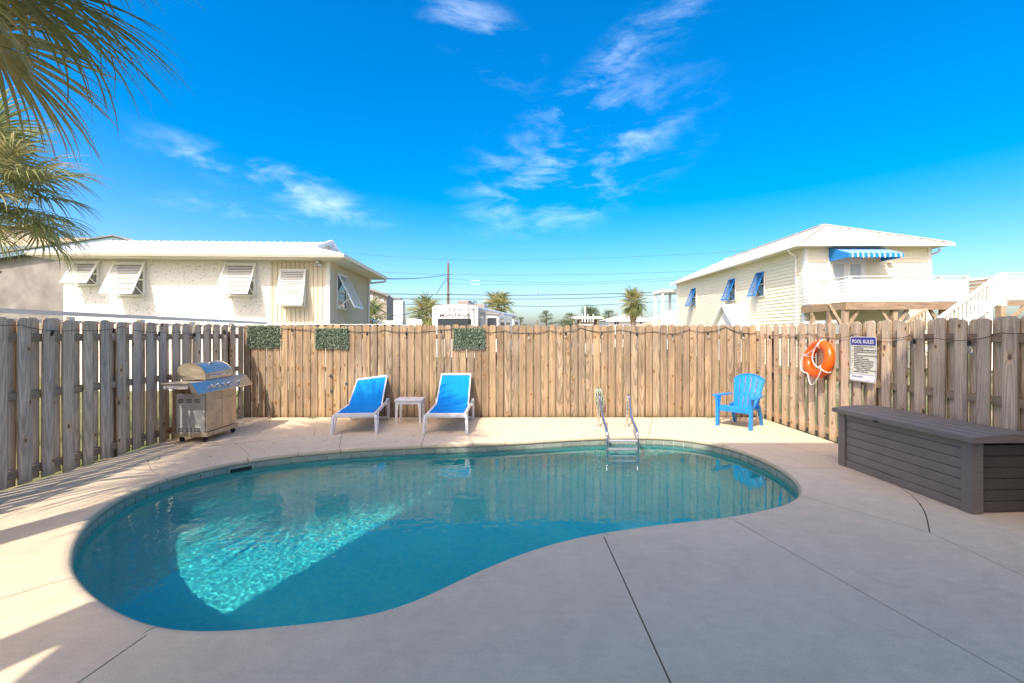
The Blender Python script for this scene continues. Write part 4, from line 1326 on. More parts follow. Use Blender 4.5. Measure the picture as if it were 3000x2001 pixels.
# the loose lamp hanging from the strand in the corner
# weeds along the foot of the back fence
M['weed'] = leafmat('weed_leaf', (.05, .10, .02), (.14, .20, .05))
for k, (x, y, lab) in enumerate(((910, 1226, 'small green weed at the foot of the fence left of the loungers'), (2085, 1224, 'low green weed in the fence joint left of the blue chair'), (2150, 1228, 'low green weed in the fence joint behind the blue chair'), (1908, 1223, 'tiny green weed in the deck joint right of the ladder'))):
    p = gpt(x, y); rnd = random.Random(k)
    wd_ = thing('weed', lab, 'weed', (p.x, min(p.y, FY - .04), 0))
    mb = MB()
    for j in range(26):
        a = rnd.uniform(0, 6.28); l = rnd.uniform(.02, .07); u = Vector((math.cos(a), math.sin(a) * .4, rnd.uniform(.1, .9))).normalized()
        b0 = Vector((rnd.uniform(-.12, .12), rnd.uniform(-.02, .015), 0)); sd_ = u.cross(Vector((0, 0, 1))).normalized() * .008
        mb.add([b0 - sd_ * .4, b0 + u * l * .6 - sd_, b0 + u * l, b0 + u * l * .6 + sd_, b0 + sd_ * .4], [(0, 1, 2, 3, 4)])
    mb.build('leaves', M['weed'], wd_)

# windblown bits on the deck
M['litter'] = plain('dry_leaf_bits', (.13, .085, .045), .9, var=.5, vscale=30)
rnd = random.Random(77); mb = MB(); cnt = 0
while cnt < 150:
    x, y = rnd.uniform(-5.0, 4.6), rnd.uniform(4.2, 8.6)
    if rnd.random() > (.95 if (x < -1.0 and y > 5.5) or y > 8.2 else .14): continue
    if inside(Vector((x, y)), DRIN): continue
    a = rnd.uniform(0, 6.28); l = rnd.uniform(.005, .019); w_ = l * rnd.uniform(.25, .6)
    d = Vector((math.cos(a), math.sin(a), 0)); e = Vector((-d.y, d.x, 0)); c = Vector((x, y, .003))
    mb.add([c - d * l, c + e * w_ + Vector((0, 0, .006)), c + d * l, c - e * w_ + Vector((0, 0, .004))], [(0, 1, 2), (0, 2, 3)]); cnt += 1
lit = mb.build('leaf_litter', M['litter']); tag(lit, 'scattered dry leaf bits lying on the concrete deck', 'leaf litter'); lit['kind'] = 'stuff'
# ------------------------------------------------------------------ beyond the fence: buildings
def stucco():
    m, nt, b = newmat('white_knockdown_stucco')
    t = nt.nodes.new('ShaderNodeTexCoord').outputs['Object']
    n1 = tex(nt, t, 15, 5, .6, .5, (1, 1, 1.7))
    c = ramp(nt, tex(nt, t, .8, 5), [(.3, (.74, .715, .67)), (.7, (.80, .78, .74))])
    nt.links.new(c, b.inputs['Base Color']); b.inputs['Roughness'].default_value = .9
    hgt = ramp(nt, n1, [(.33, 0.0), (.39, 1.0)])
    nt.links.new(bump(nt, hgt, .9, .045), b.inputs['Normal'])
    return m
M['stucco'] = stucco()
M['greystucco'] = plain('stained_grey_stucco', (.235, .225, .21), .92, var=.42, vscale=1.1, bmp=.6, bscale=14)
M['tansiding'] = plain('tan_board_siding', (.70, .62, .48), .7, var=.05, vscale=1)
M['cream'] = plain('cream_lap_siding', (.80, .74, .57), .65, var=.04, vscale=.7)
M['dgrey'] = plain('brown_grey_siding', (.34, .29, .25), .8, var=.06)
def glassmat():
    m, nt, b = newmat('dark_window_glass')
    b.inputs['Base Color'].default_value = (.045, .055, .065, 1); b.inputs['Roughness'].default_value = .05; b.inputs['Specular IOR Level'].default_value = .9
    t = nt.nodes.new('ShaderNodeTexCoord').outputs['Object']
    nt.links.new(bump(nt, tex(nt, t, 2, 2), .03, .02), b.inputs['Normal'])
    return m
M['glass'] = glassmat()
M['paleglass'] = plain('curtained_glass', (.42, .47, .48), .12, var=.1)
M['pinkroof'] = plain('pale_pink_metal_roof', (.66, .58, .53), .5, var=.06, vscale=.4)
M['roofcream'] = plain('cream_metal_roof', (.56, .515, .46), .45, var=.05, vscale=.6)
M['shutblue'] = plain('bright_blue_shutter', (.015, .20, .55), .5, var=.12, vscale=3)
def shingles():
    m, nt, b = newmat('tan_asphalt_shingle')
    t = nt.nodes.new('ShaderNodeTexCoord').outputs['Object']
    br = nt.nodes.new('ShaderNodeTexBrick')
    br.inputs['Scale'].default_value = 2.2; br.inputs['Mortar Size'].default_value = .012
    br.inputs['Color1'].default_value = (.40, .30, .20, 1); br.inputs['Color2'].default_value = (.50, .39, .26, 1); br.inputs['Mortar'].default_value = (.20, .15, .11, 1)
    br.inputs['Brick Width'].default_value = .5; br.inputs['Row Height'].default_value = .3
    nt.links.new(t, br.inputs['Vector'])
    nt.links.new(mixc(nt, .4, br.outputs['Color'], ramp(nt, tex(nt, t, 9, 6), [(.3, (.33, .25, .17)), (.7, (.52, .41, .28))])), b.inputs['Base Color'])
    b.inputs['Roughness'].default_value = .95
    return m
M['shingle'] = shingles()
M['bluefascia'] = plain('weathered_blue_fascia', (.13, .20, .24), .8, var=.25, vscale=2)

def shutter(parent, c, w, h, out, mat, axis='x', face=-1, arm=True, name='shutter', nl=None, skew=0):
    """top-hung louvred shutter propped open. c = middle of the hinge line; axis = direction of its width; face = side it swings to"""
    c = Vector(c)
    ux = Vector((1, 0, 0)) if axis == 'x' else Vector((0, 1, 0))
    un = Vector((0, face, 0)) if axis == 'x' else Vector((face, 0, 0))
    dn = (un * out + Vector((0, 0, -h))); Ls = dn.length; dn.normalize()
    nn_ = ux.cross(dn)
    if nn_.dot(un) < 0: nn_ = -nn_
    fr = MB(); tk = .055
    p = lambda u, v: c + un * .03 + ux * u + dn * v
    fr.bar(p(-w / 2, 0), p(-w / 2, Ls), tk, .035, up=nn_); fr.bar(p(w / 2, 0), p(w / 2, Ls), tk, .035, up=nn_)
    fr.bar(p(-w / 2, tk / 2), p(w / 2, tk / 2), tk, .034, up=nn_); fr.bar(p(-w / 2, Ls - tk / 2), p(w / 2, Ls - tk / 2), tk, .034, up=nn_)
    o = fr.build(name, mat, parent)
    lv = MB(); k = nl or int(Ls / .062)
    for i in range(k):
        v = tk + (Ls - 2 * tk) * (i + .5) / k
        q = (nn_ * .6 + dn * .8).normalized()
        lv.bar(p(-w / 2 + .03, v), p(w / 2 - .03, v), .008, .060, up=q)
    lv.build('louvres', mat, o)
    if arm:
        for s in (-1, 1):
            a = c + ux * s * (w / 2 - .02) + Vector((0, 0, -h - .02)); b_ = p(s * (w / 2 - .02), Ls * .72)
            MB().tube([a + un * .02, b_], .014, 6).build('arm', mat, o)
    return o
def window(parent, c, w, h, axis='x', face=-1, name='window', fm='white', gm='glass', bars=1):
    c = Vector(c)
    ux = Vector((1, 0, 0)) if axis == 'x' else Vector((0, 1, 0)); un = Vector((0, face, 0)) if axis == 'x' else Vector((face, 0, 0))
    f = MB(); t_ = .06
    for a, b_ in (((-w / 2, -h / 2), (w / 2, -h / 2)), ((-w / 2, h / 2), (w / 2, h / 2)), ((-w / 2, -h / 2), (-w / 2, h / 2)), ((w / 2, -h / 2), (w / 2, h / 2))):
        f.bar(c + ux * a[0] + Vector((0, 0, a[1])) + un * .015, c + ux * b_[0] + Vector((0, 0, b_[1])) + un * .015, t_, .05, up=un)
    for k in range(bars):
        z = -h / 2 + h * (k + 1) / (bars + 1)
        f.bar(c + ux * (-w / 2) + Vector((0, 0, z)) + un * .012, c + ux * (w / 2) + Vector((0, 0, z)) + un * .012, .045, .035, up=un)
    o = f.build(name, M[fm], parent)
    g_ = MB().bar(c - ux * (w / 2) + un * .006, c + ux * (w / 2) + un * .006, h, .01, up=un)
    g_.build('pane', M[gm], o)
    return o

# ---- white stucco house on the left
H1 = thing('stucco_house', 'white stucco house with white louvred shutters and white metal roof', 'house', (-5.60, 13.50, 0), math.radians(2.57))
WL, DP, ZS = -7.80, 4.15, 3.89
MB().b2((WL, 0, -.06), (-1.75, .15, ZS)).build('stucco_wall', M['stucco'], H1)
MB().b2((-1.748, 0.012, -.06), (-.002, .15, ZS)).build('siding_wall', M['tansiding'], H1)
MB().b2((-.15, .151, -.06), (-.012, DP, ZS)).build('siding_wall', M['tansiding'], H1)
MB().b2((WL, .151, -.06), (WL + .15, DP, ZS)).build('stucco_wall', M['stucco'], H1)
MB().b2((WL, DP + .001, -.06), (0, DP + .15, ZS)).build('stucco_wall', M['stucco'], H1)
M['batten'] = plain('tan_batten', (.64, .565, .43), .7, var=.05)
x = -1.72
while x < -.12:
    MB().b2((x, -.008, 0), (x + .022, .012, ZS - .002)).build('batten', M['batten'], H1); x += .135
y = .14
while y < DP - .05:
    MB().b2((-.012, y, 0), (.010, y + .022, ZS - .002)).build('batten', M['batten'], H1); y += .135
MB().b2((-.105, -.012, 0), (.012, .055, ZS)).build('corner_trim', M['trim'], H1)
# roof: gable ridge along x, small dutch gable over a skirt at the right end
OV = .55; yr = DP / 2; zr = 4.88; ze = 4.02; xl = WL - .45; xr = OV; xg = -.78
def zroof(y): return ze + (zr - ze) * (1 - abs(y - yr) / (yr + OV))
rf = MB()
th = .05
zg = ze + (zr - ze) * ((xr - xg) / (yr + OV))      # height of the skirt where it meets the gable
yg = (1 - (zg - ze) / (zr - ze)) * (yr + OV)
rv = [(xl, -OV, ze), (xr, -OV, ze), (xg, yr - yg, zg), (xg, yr, zr), (xl, yr, zr), (xl, DP + OV, ze), (xr, DP + OV, ze), (xg, yr + yg, zg)]
rf.add(rv, [(0, 1, 2, 3, 4), (4, 3, 7, 6, 5), (1, 6, 7, 2)])
rf.add([(a, b_, c - th) for a, b_, c in rv], [(0, 1, 2, 3, 4), (4, 3, 7, 6, 5), (1, 6, 7, 2)])
rf.add([(xl, -OV, ze), (xr, -OV, ze), (xr, -OV, ze - th), (xl, -OV, ze - th), (xr, DP + OV, ze), (xr, DP + OV, ze - th)], [(0, 1, 2, 3), (1, 4, 5, 2)])
rf.add([(xl, -OV, ze), (xl, yr, zr), (xl, yr, zr - th), (xl, -OV, ze - th), (xl, DP + OV, ze), (xl, DP + OV, ze - th)], [(0, 1, 2, 3), (1, 4, 5, 2)])
R1 = rf.build('roof', M['whitemetal'], H1)
MB().add([(xg - .1, yr - yg, zg - .02), (xg - .1, yr + yg, zg - .02), (xg - .1, yr, zr - .06)], [(0, 1, 2)]).build('gable_panel', M['trim'], R1)
rb = MB()
for s in (-1, 1):
    rb.bar((xg + .10, yr + s * (yg + .06), zg + .0), (xg + .10, yr, zr + .03), .11, .10, up=(1, 0, 0))
rb.build('rake_board', M['white'], R1)
ribs = MB(); x = xl + .1
while x < xr - .1:
    y2 = yr if x < xg else None
    if x < xg: ribs.bar((x, -OV, ze + .012), (x, yr, zr + .012), .03, .03)
    else:
        k = (xr - x); ribs.bar((x, -OV, ze + .012), (x, -OV + k, ze + .012 + (zr - ze) * k / (yr + OV)), .03, .03)
    x += .23
y = -OV + .1
while y < DP + OV:
    k = min(xr - xg, (yr + OV) - abs(y - yr)); ribs.bar((xr, y, ze + .012), (xr - k, y, ze + .012 + (zr - ze) * k / (yr + OV)), .03, .03); y += .23
ribs.build('ribs', M['whitemetal'], R1)['kind'] = 'stuff'
MB().b2((xl + .02, -OV + .02, ZS + .002), (xr - .02, DP + OV - .02, ZS + .03)).build('soffit', M['trim'], H1)
gt = MB()
gt.prism([(-OV - .11, ze - .012), (-OV - .11, ze - .05), (-OV - .075, ze - .12), (-OV - .002, ze - .12), (-OV - .002, ze - .012)], xl, xr + .11, 'X')
gt.build('gutter', M['trim'], H1)
gt = MB().prism([(xr + .11, ze - .012), (xr + .11, ze - .05), (xr + .075, ze - .12), (xr + .002, ze - .12), (xr + .002, ze - .012)], -OV, DP + OV, 'Y')
gt.build('gutter', M['trim'], H1)
MB().tube(bez([(xr + .05, DP + .35, ze - .12), (xr + .04, DP + .33, ze - .22), (.15, DP + .10, ze - .32), (.05, DP + .02, ze - .45), (.05, DP + .02, 0)]), .04, 8).build('downspout', M['trim'], H1, True)
for cx, w, zt_, h, out in ((-7.10, .68, 3.81, .68, .42), (-5.86, .86, 3.80, .98, .50), (-2.63, .88, 3.79, .96, .48)):
    window(H1, (cx, -.005, zt_ - h / 2 - .02), w - .06, h - .02)
    shutter(H1, (cx, -.02, zt_), w, h, out, M['white'])
window(H1, (-1.06, -.012, 3.05), .66, 1.08); shutter(H1, (-1.06, -.03, 3.63), .73, 1.12, .30, M['white'])
window(H1, (.0, 1.05, 3.04), .86, 1.10, axis='y', face=1); shutter(H1, (.012, 1.05, 3.62), .90, 1.12, .55, M['white'], axis='y', face=1)
fl_ = MB()
for s in (-1, 1): fl_.lathe([(.02, 0), (.05, .10), (.055, .13), (0, .12)], 12, (-.32 + s * .06, -.16, 3.76), 'Y')
fl_.b2((-.36, -.14, 3.80), (-.28, -.02, 3.87)); fl_.build('floodlight', M['white'], H1, True)

# ---- low corrugated shed roof in front of it
LR = thing('shed', 'low white shed roof edge just behind the back fence', 'shed', (0, 0, 0))
MB().b2((-5.0, 9.9, -.06), (-2.6, 11.6, 1.78)).build('wall', M['stucco'], LR)
cr = MB(); pts = []
n = 60
for k in range(n + 1):
    x = -5.25 + k * (2.75 / n); pts.append((x, 1.865 + .010 * math.sin(k * 1.55)))
cr.prism(pts + [(x, z - .012) for x, z in reversed(pts)], 9.65, 11.7, 'Y')
cr.build('corrugated_roof', M['whitemetal'], LR)
# white rail on posts along the neighbour's side of the left fence
WR = thing('white_rail', 'long white rail on short posts running just beyond the left fence', 'rail')
ra = Vector((-6.05, 4.6, 1.93)); rb_ = Vector((-6.15, 11.0, 1.925))
MB().bar(ra, rb_, .06, .055).build('top_rail', M['trim'], WR)
MB().bar(ra - Vector((-.03, 0, .11)), rb_ - Vector((-.03, 0, .11)), .04, .04).build('lower_rail', M['trim'], WR)
for k in range(6):
    p = ra.lerp(rb_, .04 + k * .185); MB().b2((p.x - .04, p.y - .04, -.06), (p.x + .04, p.y + .04, p.z - .04)).build('post', M['trim'], WR)

# ---- grey stucco house at the far left
H2 = thing('grey_house', 'stained grey stucco house with tan shingle roof at the far left', 'house', (0, 0, 0))
Yg = 17.4
pk = at(352, 702, Yg); lf = at(-260, 792, Yg); rt = Vector((pk.x + 5.5, Yg, pk.z - 1.6))
MB().prism([(lf.x, -.06), (rt.x, -.06), (rt.x, rt.z - .1), (pk.x, pk.z - .16), (lf.x, lf.z - .1)], Yg, Yg + .2, 'Y').build('gable_wall', M['greystucco'], H2)
for a, b_ in ((lf, pk), (pk, rt)):
    MB().bar(Vector((a.x, Yg - .25, a.z - .02)), Vector((b_.x, Yg - .25, b_.z - .02)), .06, .20).build('rake_board', M['bluefascia'], H2)
    MB().bar(Vector((a.x, Yg - .27, a.z + .10)), Vector((b_.x, Yg - .27, b_.z + .10)), .10, .05).build('drip_edge', M['greystucco'], H2)
    rf2 = MB().add([(a.x, Yg - .3, a.z + .12), (b_.x, Yg - .3, b_.z + .12), (b_.x, Yg + 7, b_.z + .12), (a.x, Yg + 7, a.z + .12)], [(0, 1, 2, 3)])
    rf2.add([(a.x, Yg - .3, a.z + .06), (b_.x, Yg - .3, b_.z + .06), (b_.x, Yg + 7, b_.z + .06), (a.x, Yg + 7, a.z + .06)], [(0, 1, 2, 3)])
    rf2.build('roof', M['shingle'], H2)
# upper shingled wing facing the yard
e0 = at(-300, 722, 20.0); e1 = at(150, 722, 20.0); r0 = at(-300, 692, 23.0); r1 = at(300, 697, 23.0)
MB().add([e0, e1, r1, r0], [(0, 1, 2, 3)]).add([e0 - Vector((0, 0, .1)), e1 - Vector((0, 0, .1)), r1 - Vector((0, 0, .1)), r0 - Vector((0, 0, .1))], [(0, 1, 2, 3)]).build('upper_roof', M['shingle'], H2)
MB().bar(e0 - Vector((0, .05, .12)), e1 - Vector((0, .05, .12)), .06, .24).build('upper_fascia', M['bluefascia'], H2)
MB().b2((e0.x, 20.4, 4), (e1.x + .3, 20.6, e0.z - .05)).build('upper_wall', M['greystucco'], H2)
H2b = thing('gabled_roof_house', 'pale vertical-sided gable rising behind the shingle roof at far left', 'house')
pa, pb, pc = at(-200, 690, 26), at(100, 664, 26), at(155, 690, 26)
MB().prism([(pa.x, 3), (pc.x, 3), (pc.x, pc.z), (pb.x, pb.z), (pb.x - 1.6, pb.z - .05), (pa.x, pa.z)], 26, 26.3, 'Y').build('gable_wall', M['dgrey'], H2b)
MB().bar(at(0, 667, 25.9), pb + Vector((0, -.1, .03)), .2, .09).bar(pb + Vector((0, -.1, .03)), pc + Vector((.1, -.1, 0)), .2, .09).build('roof_edge', M['white'], H2b)

# ---- cream two-storey house on the right
H3 = thing('cream_house', 'cream two-storey house with blue shutters and white metal roof', 'house')
XC, YC, XE, YE, Z3 = 14.75, 22.2, 21.1, 38.6, 6.02
def lap_wall(name, a, b_, z0_, z1_, pitch, nrm2, mat, parent):
    """clapboards: each course leans out over the one below"""
    a, b_ = Vector(a), Vector(b_); nv = Vector(nrm2); mb = MB(); z = z0_
    while z < z1_ - .001:
        zt_ = min(z + pitch, z1_)
        mb.add([(a.x + nv.x * .030, a.y + nv.y * .030, z), (b_.x + nv.x * .030, b_.y + nv.y * .030, z), (b_.x + nv.x * .001, b_.y + nv.y * .001, zt_), (a.x + nv.x * .001, a.y + nv.y * .001, zt_),
                (a.x, a.y, z), (b_.x, b_.y, z)], [(0, 1, 2, 3), (0, 4, 5, 1)])
        z = zt_
    return mb.build(name, mat, parent)
lap_wall('lap_siding', (XC, YC + .1), (XC - .25, YE), -.06, Z3, .19, (-1, 0), M['cream'], H3)
lap_wall('lap_siding', (XC + .1, YC), (XE - .1, YC), -.06, Z3, .19, (0, -1), M['cream'], H3)
MB().b2((XE - .02, YC + .1, -.06), (XE, YE, Z3)).build('lap_siding', M['cream'], H3)
MB().b2((XC + .03, YC + .03, -.06), (XE - .03, YC + .2, Z3 - .01)).build('wall_core', M['cream'], H3)
for x_ in (XC - .03, XE - .16):
    MB().b2((x_, YC - .045, -.06), (x_ + .19, YC + .16, Z3)).build('corner_trim', M['white'], H3)
MB().b2((XC - .33, YE - .15, -.06), (XC - .12, YE + .03, Z3)).build('corner_trim', M['white'], H3)
O3 = .55; ex0, ex1, ey0, ey1 = XC - O3 - .1, XE + O3, YC - O3, YE + O3
hw_ = (ex1 - ex0) / 2; rz3 = 7.9; z3 = Z3 + .12; xm = (ex0 + ex1) / 2
ya3 = YC + 3.0; yb3 = YE - 2.0
def roof3(dz): return [(ex0, ey0, z3 + dz), (ex1, ey0, z3 + dz), (ex1, ey1, z3 + dz), (ex0, ey1, z3 + dz), (xm, ya3, rz3 + dz), (xm, yb3, rz3 + dz)]
q3 = [(0, 1, 4), (1, 2, 5, 4), (2, 3, 5), (3, 0, 4, 5)]
r3 = MB().add(roof3(0), q3).add(roof3(-.06), q3)
v6 = roof3(0); w6 = roof3(-.06)
for i, j in ((0, 1), (1, 2), (2, 3), (3, 0)): r3.add([v6[i], v6[j], w6[j], w6[i]], [(0, 1, 2, 3)])
R3 = r3.build('roof', M['roofcream'], H3)
rb3 = MB(); y = ey0 + .2
while y < ey1:
    k = min(1.0, (y - ey0) / (ya3 - ey0), (ey1 - y) / (ey1 - yb3))
    rb3.bar((ex0, y, z3 + .015), (ex0 + (xm - ex0) * k, y, z3 + .015 + (rz3 - z3) * k), .04, .03); y += .3
x = ex0 + .2
while x < ex1:
    k = min((x - ex0) / (xm - ex0), (ex1 - x) / (ex1 - xm)); rb3.bar((x, ey0, z3 + .015), (x, ey0 + (ya3 - ey0) * k, z3 + .015 + (rz3 - z3) * k), .04, .03); x += .3
rb3.bar((ex0, ey0, z3 + .03), (xm, ya3, rz3 + .03), .22, .04); rb3.bar((ex1, ey0, z3 + .03), (xm, ya3, rz3 + .03), .22, .04); rb3.bar((xm, ya3, rz3 + .03), (xm, yb3, rz3 + .03), .3, .04)
rb3.build('ribs', M['roofcream'], R3)['kind'] = 'stuff'
MB().lathe([(.12, 0), (.12, .35), (.16, .36), (.16, .42), (0, .44)], 12, (XC + 1.6, 33.5, rz3 - .9)).build('vent_pipe', M['white'], R3, True)
MB().b2((ex0 + .04, ey0 + .04, Z3 + .0), (ex1 - .04, ey1 - .04, Z3 + .045)).build('soffit', M['trim'], H3)
MB().b2((ex0 - .08, ey0 - .09, z3 - .15), (ex1 + .08, ey0 - .002, z3 - .02)).build('gutter', M['white'], H3)
MB().b2((ex0 - .09, ey0 - .0, z3 - .15), (ex0 - .002, ey1, z3 - .02)).build('gutter', M['white'], H3)
for px_, py_, sx in ((XC - .05, YC + .55, -1), (XE + .05, YC + .35, 1)):
    MB().tube(bez([(px_ + sx * .55, py_ - .2, z3 - .15), (px_ + sx * .50, py_ - .2, z3 - .30), (px_ + sx * .08, py_ - .05, z3 - .52), (px_ + sx * .03, py_, z3 - .8), (px_ + sx * .03, py_, 2.0)]), .05, 8).build('downspout', M['white'], H3, True)
# side windows with blue shutters (photo columns give where along the wall they sit)
for xpx, zt_, zb_ in ((2226, None, None), (2146, None, None), (2037, None, None)):
    s = (xpx - 1500) / 14.6; Y = F / s
    window(H3, (XC - .25 * (Y - YC) / (YE - YC) - .03, Y, 4.58), .76, 1.40, axis='y', face=-1)
    shutter(H3, (XC - .25 * (Y - YC) / (YE - YC) - .05, Y, 5.30), .80, 1.42, .55, M['shutblue'], axis='y', face=-1)
# french door with awning
fd = thing('french_door', '', ''); del fd['label']; del fd['category']; fd.parent = H3
fd.location = (16.85, YC - .03, 3.1)
d0 = MB(); d0.b2((-.95, -.04, 0), (-.86, .03, 2.36)); d0.b2((.86, -.04, 0), (.95, .03, 2.36)); d0.b2((-.86, -.04, 2.24), (.86, .03, 2.36)); d0.build('frame', M['white'], fd)
for s in (-1, 1):
    lf_ = MB(); xa, xb = (s * .43 - .42, s * .43 + .42)
    lf_.b2((xa, -.03, .02), (xa + .15, .02, 2.23)); lf_.b2((xb - .15, -.03, .02), (xb, .02, 2.23)); lf_.b2((xa + .15, -.03, 2.06), (xb - .15, .02, 2.23)); lf_.b2((xa + .15, -.03, .02), (xb - .15, .02, .25))
    lf_.build('door_leaf', M['white'], fd)
    MB().b2((xa + .15, -.012, .25), (xb - .15, .012, 2.06)).build('pane', M['paleglass'], fd)
def awnmat():
    m, nt, b = newmat('blue_white_striped_canvas')
    t = nt.nodes.new('ShaderNodeTexCoord').outputs['Object']
    sp_ = nt.nodes.new('ShaderNodeSeparateXYZ'); nt.links.new(t, sp_.inputs[0])
    mm = nt.nodes.new('ShaderNodeMath'); mm.operation = 'MULTIPLY'; mm.inputs[1].default_value = 3.9; nt.links.new(sp_.outputs[0], mm.inputs[0])
    fr_ = nt.nodes.new('ShaderNodeMath'); fr_.operation = 'FRACT'; nt.links.new(mm.outputs[0], fr_.inputs[0])
    c = ramp(nt, fr_.outputs[0], [(.0, (.01, .20, .55)), (.76, (.01, .20, .55)), (.77, (.75, .77, .80))])
    r_ = [n for n in nt.nodes if n.type == 'VALTORGB'][-1]; r_.color_ramp.interpolation = 'CONSTANT'
    nt.links.new(c, b.inputs['Base Color']); b.inputs['Roughness'].default_value = .8
    return m
M['awning'] = awnmat()
aw = MB()
ax0, ax1 = 15.95, 18.55
aw.add([(ax0, YC - .03, 6.0), (ax1, YC - .03, 6.0), (ax1, YC - 1.35, 5.50), (ax0, YC - 1.35, 5.50)], [(0, 1, 2, 3)])
aw.add([(ax0, YC - .03, 5.98), (ax1, YC - .03, 5.98), (ax1, YC - 1.33, 5.48), (ax0, YC - 1.33, 5.48)], [(0, 1, 2, 3)])
k = 26
for i in range(k):
    xa, xb = ax0 + (ax1 - ax0) * i / k, ax0 + (ax1 - ax0) * (i + 1) / k
    zz = lambda i_: 5.30 + .03 * math.cos(i_ * math.pi)
    aw.add([(xa, YC - 1.35, 5.50), (xb, YC - 1.35, 5.50), (xb, YC - 1.36, zz(i + 1)), (xa, YC - 1.36, zz(i))], [(0, 1, 2, 3)])
for x_ in (ax0, ax1): aw.add([(x_, YC - .03, 6.0), (x_, YC - 1.35, 5.5), (x_, YC - 1.35, 5.30), (x_, YC - .03, 5.30)], [(0, 1, 2, 3)])
aw.build('awning', M['awning'], H3)
lp = MB().lathe([(.10, 0), (.10, .04), (.05, .06), (0, .06)], 14, (19.0, YC - .02, 5.18), 'Y')
lp.b2((18.85, YC - .22, 5.22), (19.12, YC - .02, 5.26)); lp.build('wall_lamp', M['trim'], H3, True)
# porch at the far end
for x_, y_ in ((XC - 1.35, YE + .6), (XC - 1.35, YE + 2.6), (XC - .3, YE + 1.7)):
    MB().b2((x_ - .1, y_ - .1, -.06), (x_ + .1, y_ + .1, 5.4)).build('porch_post', M['white'], H3)
MB().b2((XC - 1.5, YE + .3, 5.38), (XC + .4, YE + 3, 5.62)).build('porch_beam', M['white'], H3)
MB().b2((XC - 1.5, YE + .45, 2.6), (XC + .1, YE + .62, 3.75)).build('porch_rail', M['white'], H3)
MB().b2((XC - 1.5, YE + .3, 1.9), (XC + .4, YE + 3, 2.15)).build('porch_floor', M['white'], H3)
# side-entry gable
pt_ = thing('entry_gable', '', ''); del pt_['label']; del pt_['category']; pt_.parent = H3
gx = 13.45; gy0, gy1, gym = 26.6, 30.0, 28.3; ga = 3.56; gb = 1.95
MB().prism([(gy0 + .35, -.06), (gy1 - .35, -.06), (gy1 - .35, gb + .25), (gym, ga - .18), (gy0 + .35, gb + .25)], gx + .25, XC - .1, 'X').build('entry_wall', M['white'], pt_)
for ya_, yb_ in ((gy0, gym), (gy1, gym)):
    MB().add([(gx, ya_, gb), (gx, yb_, ga), (XC, yb_, ga), (XC, ya_, gb), (gx, ya_, gb - .10), (gx, yb_, ga - .10), (XC, yb_, ga - .10), (XC, ya_, gb - .10)],
             [(0, 1, 2, 3), (4, 5, 6, 7), (0, 1, 5, 4), (0, 3, 7, 4)]).build('entry_roof', M['whitemetal'], pt_)

# ---- its raised deck
D3 = thing('raised_deck', 'raised timber deck with white slatted railing below the blue awning', 'deck')
dx0, dx1, dy0, dz = 14.60, 19.85, 19.2, 3.10
MB().b2((dx0, dy0 - .02, dz - .38), (dx1, dy0 + .06, dz - .03)).build('front_beam', M['deckwood'], D3)
MB().b2((dx0 - .06, dy0 - .02, dz - .385), (dx0 - .001, YC - .05, dz - .035)).build('side_beam', M['rail_y'], D3)
MB().b2((dx0 + .01, dy0 + .07, dz - .08), (dx1, YC - .06, dz - .03)).build('floor', M['deckwood'], D3)
for k, x_ in enumerate((dx0 + .02, 16.55, 18.6, dx1 - .14)):
    MB().b2((x_, dy0 - .07, dz + .0), (x_ + .14, dy0 + .05, dz + 1.04)).build('rail_post', M['white'], D3)
for k in range(7):
    z = dz + .02 + k * .138
    for xa, xb in ((dx0 + .162, 16.548), (16.692, 18.598), (18.742, dx1 - .142)):
        MB().b2((xa, dy0 - .03 + .006 * (k % 2), z), (xb, dy0 + .0 + .006 * (k % 2), z + .100)).build('slat', M['white'], D3)
    MB().b2((dx0 + .01, dy0 + .055, z), (dx0 + .045, YC - .06, z + .100)).build('slat', M['white'], D3)
MB().b2((dx0 - .02, dy0 - .08, dz + 1.042), (dx1 + .02, dy0 + .09, dz + 1.08)).build('cap_rail', M['white'], D3)
MB().b2((dx0 - .03, dy0 + .091, dz + 1.042), (dx0 + .10, YC - .06, dz + 1.08)).build('cap_rail', M['white'], D3)
for x_ in (dx0 + .05, 16.8, 18.95):
    MB().b2((x_ - .1, dy0 + .07, -.06), (x_ + .1, dy0 + .27, dz - .081)).build('post', M['deckpost'], D3)
    for s in (-1, 1):
        MB().bar((x_ + s * .1, dy0 + .16, 1.95), (x_ + s * .72, dy0 + .16, dz - .14), .09, .12).build('knee_brace', M['deckpost'], D3)
for x_, w in ((dx0 - .05, .0),):
    MB().b2((x_ - .02, YC - .9, -.06), (x_ + .14, YC - .74, dz - .4)).build('post', M['deckpost'], D3)
    MB().b2((x_ - .02, YC - 2.0, -.06), (x_ + .14, YC - 1.84, dz - .4)).build('post', M['deckpost'], D3)
